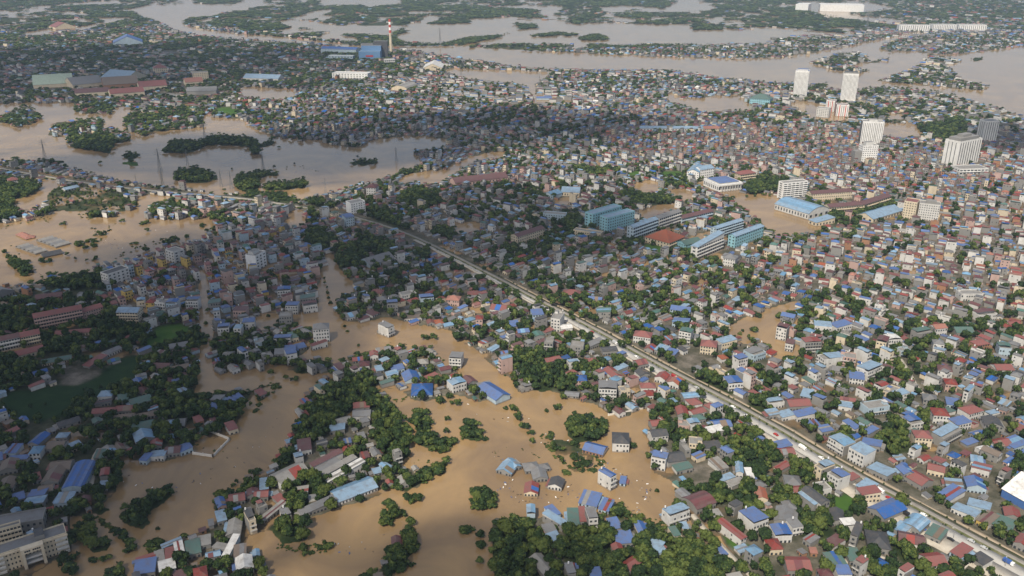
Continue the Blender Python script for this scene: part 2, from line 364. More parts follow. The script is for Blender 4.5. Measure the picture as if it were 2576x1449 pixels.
pl('W', '940 970 965 975 1010 985 1040 1005 1075 1010 1110 1000 1150 995 1200 1010 1260 1012 1280 990 1310 985 1370 985 1400 990 1440 1005 1500 1020 1530 1045 1580 1050 1600 1030 1635 1030 1640 1060 1625 1100 1640 1140 1640 1190 1690 1210 1700 1250 1690 1270 1690 1300 1735 1300 1745 1330 1690 1330 1650 1330 1600 1310 1560 1300 1480 1300 1440 1310 1370 1300 1300 1310 1250 1300 1235 1330 1245 1380 1240 1460 960 1460 985 1400 1000 1380 1000 1350 985 1360 980 1400 940 1460 730 1460 700 1420 650 1400 620 1370 625 1345 660 1340 700 1330 760 1310 820 1290 860 1275 950 1250 1000 1220 1050 1230 1075 1200 1080 1190 1040 1180 1000 1160 1035 1140 1020 1110 1010 1080 1010 1050 1000 1020 970 1000')
pl('W', '1740 460 1790 455 1840 480 1870 485 1930 490 1975 503 2000 545 2040 560 2090 572 2070 582 2040 590 1960 592 1925 575 1900 550 1870 530 1845 500 1800 482')
pl('W', '1825 830 1870 800 1910 785 1935 775 1980 765 2015 758 2010 775 1980 785 1955 790 1960 805 1985 810 2030 795 2035 810 2005 825 1985 820 1960 820 1965 845 1990 865 2030 885 2025 895 1980 900 1960 905 1945 895 1935 870 1910 860 1870 865 1840 850')
pl('W', '1720 600 1790 580 1800 585 1745 612 1728 610')
pl('W', '1210 1235 1260 1215 1330 1250 1320 1262 1250 1255')
# islands of trees and houses
for s in ('0 292 30 275 70 265 100 285 105 300 80 312 45 322 15 310 -9 305', '185 255 282 256 282 280 240 286 190 284',
          '135 310 165 305 210 300 255 296 265 318 330 335 330 355 290 362 275 388 225 380 180 372 165 345 120 342',
          '310 295 330 283 345 270 380 275 420 268 480 270 512 290 515 320 440 328 390 330 370 345 330 335 315 320',
          '2022 155 2080 148 2100 135 2160 132 2185 145 2182 155 2240 145 2230 155 2180 160 2150 165 2190 178 2160 185 2100 178 2060 165',
          '2200 205 2260 182 2310 165 2340 140 2400 145 2420 155 2380 165 2400 180 2420 200 2490 215 2480 228 2400 222 2320 215 2250 208',
          '1932 100 1990 92 2060 88 2130 92 2110 104 2090 115 2060 128 2000 120 1940 122 1920 130 1935 142 1990 140 2010 132'):
    pl('M' if s[0] in '12' and float(s.split()[0]) > 1900 else 'V', s)
for s in ('412 385 415 368 435 352 470 350 500 352 530 340 560 338 600 342 640 345 650 362 690 352 690 365 655 372 655 390 635 388 630 372 570 365 520 368 505 375 470 388',
          '308 390 325 382 350 385 352 395 330 402 312 400', '438 440 450 425 500 420 530 432 550 450 520 462 460 462 438 455',
          '590 450 600 437 640 430 700 434 702 442 660 448 650 455 655 470 640 490 605 482 590 468', '660 468 690 455 735 458 765 448 773 455 772 470 735 478 690 478 665 478',
          '878 410 910 402 945 400 952 410 920 418 885 416', '85 408 110 400 160 402 168 412 120 415', '5 412 40 398 70 405 60 418 20 420',
          '982 455 990 442 1010 430 1050 422 1090 418 1090 425 1050 432 1010 445 990 460', '170 340 255 345 300 355 290 365 275 388 225 380 180 372',
          '300 1300 310 1285 335 1270 360 1250 390 1235 420 1222 433 1230 435 1245 420 1262 380 1285 370 1300 378 1315 360 1330 325 1325 308 1312',
          '1422 1075 1430 1050 1455 1035 1480 1045 1510 1050 1530 1065 1530 1090 1500 1110 1450 1115 1425 1100',
          '740 935 760 920 800 912 830 908 835 918 800 932 760 942', '1290 56 1356 60 1350 72 1310 74', '1325 88 1400 78 1460 84 1455 90 1340 92', '1450 95 1500 82 1535 94 1525 102 1460 102',
          '1740 62 1820 66 1820 76 1745 76', '1065 60 1110 48 1180 50 1180 58 1120 60', '1110 108 1180 92 1290 84 1250 96 1180 110', '990 76 1020 74 1028 84 995 86',
          '2440 148 2470 145 2478 152 2450 154', '1990 215 2080 208 2080 218 2000 222', '20 660 45 650 70 665 90 690 60 690 30 675'):
    pl('T', s)
# dense tree masses on land
for s in ('735 1110 750 1070 760 1030 800 1000 830 980 870 960 930 950 960 960 940 985 975 1005 1005 1030 1010 1070 1030 1105 1033 1145 1000 1165 960 1150 940 1090 930 1030 880 1030 850 1080 820 1090 790 1120 745 1165 720 1190 690 1205 690 1180 720 1140',
          '1290 910 1300 895 1340 885 1390 890 1400 905 1420 930 1440 950 1460 975 1450 1000 1410 995 1400 985 1360 990 1330 975 1310 955 1295 930',
          '757 600 800 575 846 600 840 632 790 632', '849 660 880 620 930 592 991 620 985 660 930 640 905 655 905 680 860 680', '1044 640 1070 612 1084 640 1075 662',
          '900 530 940 520 1000 560 1034 580 1010 582 950 556', '986 500 1050 475 1114 490 1090 522 1020 522', '1090 575 1130 567 1144 590 1130 612 1095 595',
          '756 505 790 497 830 510 800 522', '590 492 700 482 760 505 740 515 640 505', '-9 782 40 775 65 800 60 840 -9 842', '212 800 240 780 300 800 362 830 350 860 240 850', '118 850 170 845 215 870 200 900 130 890',
          '-9 900 60 905 110 930 60 950 -9 940', '370 850 440 835 525 845 520 865 430 870 375 890', '160 690 240 682 270 700 265 724 200 735 120 724', '150 1040 200 1010 240 1000 235 1045 170 1060',
          '362 1000 430 990 500 1010 530 1040 470 1060 400 1045', '245 1170 290 1160 305 1190 290 1240 250 1230', '180 1320 230 1305 245 1350 230 1372 190 1360', '222 1375 255 1357 282 1365 270 1385 235 1392',
          '295 1335 325 1350 336 1385 318 1395 312 1365', '372 1370 395 1355 412 1375 395 1400 372 1392', '152 1432 185 1420 190 1440 160 1446', '1120 1158 1128 1185 1080 1205 1040 1222 1018 1245 1000 1235 1025 1205 1070 1180', '985 1262 1005 1275 990 1310 965 1325 955 1312 975 1285', '1020 1330 1045 1340 1040 1360 1062 1372 1040 1392 1000 1440 975 1450 960 1440 1000 1390 1010 1350',
          '1032 1040 1060 1035 1085 1060 1082 1088 1050 1085', '1045 1095 1085 1090 1130 1112 1145 1130 1090 1137 1050 1120', '1150 1075 1185 1065 1215 1085 1210 1110 1170 1105', '1190 1235 1225 1228 1245 1250 1240 1275 1205 1285 1188 1265', '270 1440 317 1425 320 1460 270 1460', '234 1285 262 1272 278 1285 255 1298',
          '1530 1400 1600 1340 1650 1345 1740 1370 1800 1410 1830 1460 1520 1460', '1400 1360 1450 1327 1510 1335 1558 1380 1540 1437 1480 1440 1420 1425', '1240 1330 1290 1307 1340 1320 1380 1360 1380 1440 1300 1460 1240 1450',
          '1525 1290 1550 1262 1575 1290 1570 1312 1535 1312', '1690 1230 1760 1212 1850 1225 1910 1245 1890 1277 1800 1270 1720 1260', '1820 1110 1880 1100 1932 1140 1925 1212 1860 1200', '676 1330 720 1305 784 1330 770 1360 710 1372',
          '726 1260 760 1245 784 1270 770 1295 735 1290', '754 1210 790 1195 840 1235 820 1262 780 1250', '1745 965 1800 940 1850 950 1860 990 1830 1005', '1850 1040 1920 990 1950 1020 1932 1070 1880 1065', '1990 1290 2060 1310 2110 1340 2080 1360 2010 1350',
          '2080 1290 2130 1280 2150 1330 2120 1340', '2200 1090 2260 1060 2290 1090 2300 1140 2240 1150', '2240 1380 2300 1350 2330 1400 2280 1440', '1380 560 1430 545 1470 560 1440 590', '1690 645 1760 620 1800 640 1750 660',
          '1580 480 1640 490 1720 500 1690 512 1620 520 1560 500', '2110 740 2150 530 2240 515 2240 530 2160 555', '2075 545 2110 535 2130 560 2100 570', '1860 470 1930 440 1980 455 1960 485 1890 490', '1430 420 1560 425 1570 440 1450 440',
          '2300 320 2420 300 2440 350 2360 360', '2350 300 2400 305 2410 330', '1980 1100 1990 1080 2010 1090'):
    pl('T', s)
for s in ('365 850 400 822 450 815 480 830 470 850 420 868 375 888', '30 985 110 975 150 970 215 955 260 935 300 905 345 893 355 910 340 950 290 980 235 1000 190 1020 170 1045 110 1062 60 1060 20 1045 5 1010',
          '540 275 570 268 617 280 600 293 560 290', '1610 625 1650 612 1690 628 1680 640 1620 636', '1690 632 1740 615 1750 635 1710 640', '1570 435 1620 428 1640 442 1590 448', '1810 1310 1850 1340 1900 1400 1870 1400 1830 1370',
          '300 408 345 405 350 418 310 416', '2090 1250 2140 1245 2160 1290 2110 1300', '1660 430 1720 430 1715 448 1665 448'):
    pl('G' if s.startswith('30 985') else 'N', s)
pl('O', '150 935 200 920 250 925 255 945 200 968 155 970')
pl('O', '1700 895 1790 890 1800 920 1720 935')
pl('E', '1385 1100 1450 1120 1490 1140 1500 1180 1440 1190 1400 1160')
pl('E', '620 985 680 960 700 970 650 1050 615 1040')
pl('O', '1735 1175 1775 1160 1800 1190 1780 1235 1750 1225')

S = 2.0
NX, NY = 1288, 725
def fill(poly):
    """row-by-row even-odd fill of one traced outline on the half-size class map"""
    p = poly / S
    x0, x1 = max(0, int(p[:, 0].min()) - 1), min(NX, int(p[:, 0].max()) + 2)
    y0, y1 = max(0, int(p[:, 1].min()) - 1), min(NY, int(p[:, 1].max()) + 2)
    if x1 <= x0 or y1 <= y0: return None
    X, Y = np.meshgrid(np.arange(x0, x1) + .5, np.arange(y0, y1) + .5)
    ins = np.zeros(X.shape, bool)
    q = np.roll(p, -1, 0)
    for (ax, ay), (bx, by) in zip(p, q):
        if ay == by: continue
        c = ((ay > Y) != (by > Y)) & (X < (bx - ax) * (Y - ay) / (by - ay) + ax)
        ins ^= c
    return (slice(y0, y1), slice(x0, x1)), ins
CMAP = np.zeros((NY, NX), np.uint8)
for c, p in POLY:
    r = fill(p)
    if r: CMAP[r[0]][r[1]] = CL[c]
KEYS = 'WTGVURBLFXDIOEMN'
def cls_at(px, py):
    return CMAP[np.clip((np.asarray(py) / S).astype(int), 0, NY - 1), np.clip((np.asarray(px) / S).astype(int), 0, NX - 1)]
def cls_world(x, y):
    """class of ground points; the outlines wander a little so that no shore is a ruled line"""
    px, py = PJ(np.asarray(x, float), np.asarray(y, float))
    d = np.maximum(np.asarray(y, float), 300)
    k = 1.0 + 0 * d
    jx = (fbm(np.asarray(x) / 14.0, np.asarray(y) / 14.0, 3) - .5) * 16 * np.clip(700 / d, .25, 1)
    jy = (fbm(np.asarray(x) / 14.0, np.asarray(y) / 14.0, 9) - .5) * 12 * np.clip(700 / d, .15, 1)
    c = cls_at(px + jx, py + jy)
    # thin ragged flood channels thread the far woods
    x, y = np.asarray(x, float), np.asarray(y, float)
    rid = np.abs(fbm(x / 420.0, y / 520.0, 31, 4) - .5)
    return np.where((c == CL['X']) & (py < 125) & (rid < .028 + .018 * vnoise(x / 300, y / 300, 8)), CL['W'], c)

# ------------------------------------------------------------------ terrain and water
def blur(a, k=1):
    for _ in range(k):
        b = np.pad(a, 1, mode='edge')
        a = (b[:-2, 1:-1] + b[2:, 1:-1] + b[1:-1, :-2] + b[1:-1, 2:] + b[1:-1, 1:-1] * 2) / 6.0
    return a
gx = np.concatenate([np.arange(-900, -60, 12), np.arange(-60, 2640, 4.5), np.arange(2640, 3500, 12)])
gy = np.concatenate([np.array([-135, -125, -110, -95, -80, -65, -50, -38, -28, -20, -14, -9]), np.arange(-5, 1480, 3.6), np.arange(1480, 2100, 12)])
PX, PY = np.meshgrid(gx, gy)
dx, dy = (PX - 1288.0) / FPX, (724.5 - PY) / FPX
t = CAM_H / (sP - dy * cP)
WX, WY = t * dx, t * (cP + dy * sP)
TC = cls_world(WX, WY)
tab = np.array([CP[k] for k in KEYS])
land = blur((TC != CL['W']).astype(float), 1)
wet, urb, gra = (blur(tab[TC, j].astype(float), 2) for j in (2, 3, 4))
hum = fbm(WX / 26.0, WY / 26.0, 5, 5)
H = np.where(land > 0.5, 0.55 + 1.9 * (hum - 0.5) * 2.0 - 1.0 * wet * 2.0 + 0.5, -1.2)
H = np.where(land > 0.5, np.clip(H * .7, -0.6, 0.72), H) * np.clip(np.abs(land - 0.5) * 2.5, 0.05, 1)
ny_, nx_ = PX.shape
verts = np.stack([WX.ravel(), WY.ravel(), H.ravel()], 1)
ii = np.arange(ny_ * nx_).reshape(ny_, nx_)
quads = np.stack([ii[1:, :-1], ii[1:, 1:], ii[:-1, 1:], ii[:-1, :-1]], -1).reshape(-1, 4)
def np_mesh(name, verts, quads, n=4):
    me = bpy.data.meshes.new(name)
    me.vertices.add(len(verts)); me.vertices.foreach_set('co', verts.astype(np.float32).ravel())
    me.loops.add(quads.size); me.loops.foreach_set('vertex_index', quads.astype(np.int32).ravel())
    me.polygons.add(len(quads)); me.polygons.foreach_set('loop_start', np.arange(0, quads.size, n, dtype=np.int32))
    me.update(calc_edges=True)
    return me
me = np_mesh('ground', verts, quads)
for nm, arr in (('urban', urb), ('grass', gra), ('lawn', blur((TC == CL['N']).astype(float), 1))):
    at = me.attributes.new(nm, 'FLOAT', 'POINT'); at.data.foreach_set('value', arr.ravel().astype(np.float32))
me.materials.append(MATS['ground_soil'])
me.polygons.foreach_set('use_smooth', [True] * len(me.polygons))
tag(link('ground', me), kind='structure')
xs = [-40000, 40000]
wm = mesh_from('flood_water', [(-40000, 60, 0), (40000, 60, 0), (40000, 40000, 0), (-40000, 40000, 0)], [(0, 1, 2, 3)], ['flood_water'])
tag(link('water', wm), kind='structure')

# ------------------------------------------------------------------ places already taken
OCC = set()
def occ_rect(cx, cy, w, d, a, pad=0.5, cell=2.5, test=False):
    ca, sa = math.cos(a), math.sin(a)
    nx = max(2, int((w + 2 * pad) / cell) + 2); ny = max(2, int((d + 2 * pad) / cell) + 2)
    keys = set()
    for i in range(nx):
        u = (i / (nx - 1) - .5) * (w + 2 * pad)
        for j in range(ny):
            v = (j / (ny - 1) - .5) * (d + 2 * pad)
            keys.add((int((cx + u * ca - v * sa) // cell), int((cy + u * sa + v * ca) // cell)))
    if test: return any(k in OCC for k in keys)
    OCC.update(keys)
def occ_pt(x, y, cell=2.5): return (int(x // cell), int(y // cell)) in OCC

# ------------------------------------------------------------------ railway, road and lanes
RAIL = [(-120, 407), (0, 424), (75, 437), (175, 455), (250, 465), (375, 480), (500, 490), (644, 503), (729, 517), (820, 532), (894, 547), (1019, 585), (1144, 645), (1288, 719), (1313, 734), (1488, 823),
        (1663, 921), (1788, 985), (1932, 1062), (2064, 1140), (2137, 1186), (2307, 1275), (2457, 1357), (2576, 1420), (2700, 1487), (2900, 1600)]
def smooth_path(pts, step=8.0):
    p = np.array([G(*q) for q in pts])
    for _ in range(2):
        a, b = p[:-1] * .75 + p[1:] * .25, p[:-1] * .25 + p[1:] * .75
        m_ = np.empty((len(a) * 2, 2)); m_[0::2], m_[1::2] = a, b
        p = np.vstack([p[:1], m_, p[-1:]])
    s = np.concatenate([[0], np.cumsum(np.hypot(*np.diff(p, axis=0).T))])
    q = np.arange(0, s[-1], step)
    return np.stack([np.interp(q, s, p[:, 0]), np.interp(q, s, p[:, 1])], 1)
RP = smooth_path(RAIL)
RD = np.gradient(RP, axis=0); RD /= np.linalg.norm(RD, axis=1)[:, None]
RN = np.stack([RD[:, 1], -RD[:, 0]], 1)            # to the right of travel = towards the camera side
def ribbon(name, o0, o1, z, mt, base=-1.0, path=None, nrm=None, kind='structure', sel=None, label=None, cat=None):
    """a strip along the line between two offsets (numbers or arrays), with sides down to the ground"""
    P_, N_ = (RP if path is None else path), (RN if nrm is None else nrm)
    o0 = np.broadcast_to(o0, len(P_)); o1 = np.broadcast_to(o1, len(P_)); zz = np.broadcast_to(z, len(P_))
    if sel is not None: P_, N_, o0, o1, zz = P_[sel], N_[sel], o0[sel], o1[sel], zz[sel]
    a, b = P_ + N_ * o0[:, None], P_ + N_ * o1[:, None]
    k = len(P_)
    v = np.vstack([np.c_[a, np.full(k, base)], np.c_[a, zz], np.c_[b, zz], np.c_[b, np.full(k, base)]])
    f = []
    for j in range(3):
        r0 = np.arange(k - 1)
        f.append(np.stack([r0 + j * k, r0 + (j + 1) * k, r0 + 1 + (j + 1) * k, r0 + 1 + j * k], 1))
    me = np_mesh(name, v, np.vstack(f)[:, ::-1] if False else np.vstack(f)); me.materials.append(MATS[mt])
    o = link(name, me)
    return tag(o, label, cat, kind=kind)
rpx, rpy = PJ(RP[:, 0], RP[:, 1])
near = np.clip((rpx - 1100) / 500, 0, 1)
far_e = np.clip((rpx - 1900) / 500, 0, 1)
ribbon('railway_embankment', -4.2 - .6 * np.sin(np.arange(len(RP)) * .9), 4.2, 1.0, 'verge')
ribbon('railway_ballast', -1.9, 1.9, 1.25, 'ballast', 0.5)
for s in (-0.75, 0.75):
    ribbon('railway_rail', s - .12, s + .12, 1.42, 'rail_steel', 1.2)
ribbon('road', 4.3, 5.4 + 8.2 * near, 0.9, 'asphalt', sel=rpx > 1050)
ribbon('road_footway', 5.5 + 8.2 * near, 8.5 + 8.2 * near + 15.0 * far_e + 3 * np.sin(np.arange(len(RP)) * .35) * far_e, 1.03, 'footway', sel=rpx > 1050)
ribbon('dirt_track', -7.6 - .8 * np.sin(np.arange(len(RP)) * .7), -4.9, 0.82, 'dry_earth', sel=rpx > 1250)
ribbon('railway_service_path', 2.2, 3.9, 1.12, 'footway', sel=rpx < 760)
for p_ in RP[(rpx > -200)]:
    pass
for i_, (x_, y_) in enumerate(RP):
    n_ = RN[i_]; w0, w1 = -8.0, (14.5 + 17 * far_e[i_] if rpx[i_] > 1050 else 6.0)
    c_ = (RP[i_] + n_ * (w0 + w1) / 2)
    occ_rect(c_[0], c_[1], 9.0, w1 - w0, math.atan2(RD[i_][1], RD[i_][0]), 0.0)
def lane(name, pts, w, z=0.95, mt='footway'):
    p = smooth_path(pts, 5.0); d = np.gradient(p, axis=0); d /= np.linalg.norm(d, axis=1)[:, None]
    n_ = np.stack([d[:, 1], -d[:, 0]], 1)
    ribbon(name, -w / 2, w / 2, z, mt, path=p, nrm=n_)
    for (x_, y_), e_ in zip(p, d): occ_rect(x_, y_, 6, w, math.atan2(e_[1], e_[0]), 0.5)
lane('lane', [(1742, 1296), (1765, 1325), (1805, 1367), (1850, 1412), (1900, 1462), (1960, 1520)], 3.6)
lane('lane', [(2125, 1465), (2115, 1420), (2160, 1395), (2220, 1400), (2300, 1440)], 3.0, 1.0)
lane('lane', [(2130, 1350), (2165, 1325), (2180, 1310)], 3.0, 1.0)
lane('lane', [(2265, 905), (2290, 945), (2310, 985), (2350, 1010)], 3.6, 1.0)
lane('lane', [(228, 1225), (236, 1200), (232, 1160), (250, 1130)], 3.0, 1.1)

# ------------------------------------------------------------------ houses
def win_face(mb, x, y, z, w, h, axis, sgn, mt='window_glass', out=0.05):
    """one window pane standing 5 cm proud of a wall; axis 'y': wall faces -y/+y, 'x': wall faces -x/+x"""
    if axis == 'y':
        yy = y + sgn * out
        a = [(x - w / 2, yy, z), (x + w / 2, yy, z), (x + w / 2, yy, z + h), (x - w / 2, yy, z + h)]
    else:
        xx = x + sgn * out
        a = [(xx, y - w / 2, z), (xx, y + w / 2, z), (xx, y + w / 2, z + h), (xx, y - w / 2, z + h)]
    flip = (axis == 'y' and sgn > 0) or (axis == 'x' and sgn < 0)
    mb.quad(*(a[::-1] if flip else a), mt)
def roof_sheet(mb, kind, w, d, h, mt, ov=0.35, rise=None, axis='y'):
    """a roof over a w x d box at height h; axis = direction of the ridge; returns gable triangles"""
    W2, D2 = w / 2 + ov, d / 2 + ov
    if kind == 'hip':
        r = rise or min(w, d) * 0.28
        if w >= d: k = (w - d) / 2; rg = [(-k - .01, 0), (k + .01, 0)]
        else: k = (d - w) / 2; rg = [(0, -k - .01), (0, k + .01)]
        e = h - 0.05
        v = [(-W2, -D2, e), (W2, -D2, e), (W2, D2, e), (-W2, D2, e), (*rg[0], h + r), (*rg[1], h + r)]
        f = [(0, 1, 5, 4), (2, 3, 4, 5), (1, 2, 5), (3, 0, 4)] if w >= d else [(1, 2, 5, 4), (3, 0, 4, 5), (0, 1, 4), (2, 3, 5)]
        lo = [(p[0], p[1], p[2] - .18) for p in v[:4]]
        mb.add(v + lo, f + [(6, 7, 1, 0), (7, 8, 2, 1), (8, 9, 3, 2), (9, 6, 0, 3), (9, 8, 7, 6)], mt)
        mb.beam((rg[0][0], rg[0][1], h + r), (rg[1][0], rg[1][1], h + r), .12, mt)
    elif kind == 'gable':
        r = rise or min(w, d) * 0.22
        if axis == 'y':
            mb.sheet((-W2, -D2, h - .1), (0, -D2, h + r), (0, D2, h + r), (-W2, D2, h - .1), .12, mt)
            mb.sheet((0, -D2, h + r), (W2, -D2, h - .1), (W2, D2, h - .1), (0, D2, h + r), .12, mt)
        else:
            mb.sheet((-W2, -D2, h - .1), (W2, -D2, h - .1), (W2, 0, h + r), (-W2, 0, h + r), .12, mt)
            mb.sheet((-W2, 0, h + r), (W2, 0, h + r), (W2, D2, h - .1), (-W2, D2, h - .1), .12, mt)
    elif kind == 'tin':
        r = rise or (0.10 * (d if axis == 'y' else w))
        if axis == 'y': mb.sheet((-W2, -D2, h + .05), (W2, -D2, h + .05), (W2, D2, h + .05 + r), (-W2, D2, h + .05 + r), .12, mt)
        else: mb.sheet((-W2, -D2, h + .05), (W2, -D2, h + .05 + r), (W2, D2, h + .05 + r), (-W2, D2, h + .05), .12, mt)
    elif kind == 'vault':
        r = rise or (w if axis == 'y' else d) * 0.16
        n = 8
        for k in range(n):
            t0, t1 = k / n, (k + 1) / n
            z0, z1 = h - .05 + r * math.sin(math.pi * t0) ** .8, h - .05 + r * math.sin(math.pi * t1) ** .8
            if axis == 'y':
                x0, x1 = -W2 + 2 * W2 * t0, -W2 + 2 * W2 * t1
                mb.sheet((x0, -D2, z0), (x1, -D2, z1), (x1, D2, z1), (x0, D2, z0), .12, mt)
            else:
                y0, y1 = -D2 + 2 * D2 * t0, -D2 + 2 * D2 * t1
                mb.sheet((-W2, y0, z0), (W2, y0, z0), (W2, y1, z1), (-W2, y1, z1), .12, mt)
    return rise
def gable_ends(mb, kind, w, d, h, mt, axis):
    """fill the wall under a gable, a lean-to or a vault"""
    e = .06
    if kind == 'gable':
        r = min(w, d) * 0.22
        if axis == 'y':
            for y in (-d / 2, d / 2): mb.add([(-w / 2, y, h), (w / 2, y, h), (0, y, h + r - e)], [(0, 1, 2)] if y < 0 else [(2, 1, 0)], mt)
        else:
            for x in (-w / 2, w / 2): mb.add([(x, -d / 2, h), (x, d / 2, h), (x, 0, h + r - e)], [(0, 1, 2)] if x > 0 else [(2, 1, 0)], mt)
    elif kind == 'tin':
        r = 0.10 * (d if axis == 'y' else w)
        if axis == 'y':
            for x in (-w / 2, w / 2): mb.add([(x, -d / 2, h), (x, d / 2, h), (x, d / 2, h + r - e)], [(0, 1, 2)] if x > 0 else [(2, 1, 0)], mt)
            mb.quad((w / 2, d / 2, h), (-w / 2, d / 2, h), (-w / 2, d / 2, h + r - e), (w / 2, d / 2, h + r - e), mt)
        else:
            for y in (-d / 2, d / 2): mb.add([(-w / 2, y, h), (w / 2, y, h), (w / 2, y, h + r - e)], [(0, 1, 2)] if y < 0 else [(2, 1, 0)], mt)
            mb.quad((w / 2, -d / 2, h), (w / 2, d / 2, h), (w / 2, d / 2, h + r - e), (w / 2, -d / 2, h + r - e), mt)
    elif kind == 'vault':
        n = 8; r = (w if axis == 'y' else d) * 0.16
        pts = [(-0.5 + k / n, h - .1 + r * math.sin(math.pi * k / n) ** .8) for k in range(n + 1)]
        for s in (-1, 1):
            if axis == 'y': vs_ = [(p * w, s * d / 2, z) for p, z in pts]
            else: vs_ = [(s * w / 2, p * d, z) for p, z in pts]
            up = (axis == 'y') == (s < 0)
            mb.add(vs_, [tuple(range(n, -1, -1)) if up else tuple(range(n + 1))], mt)

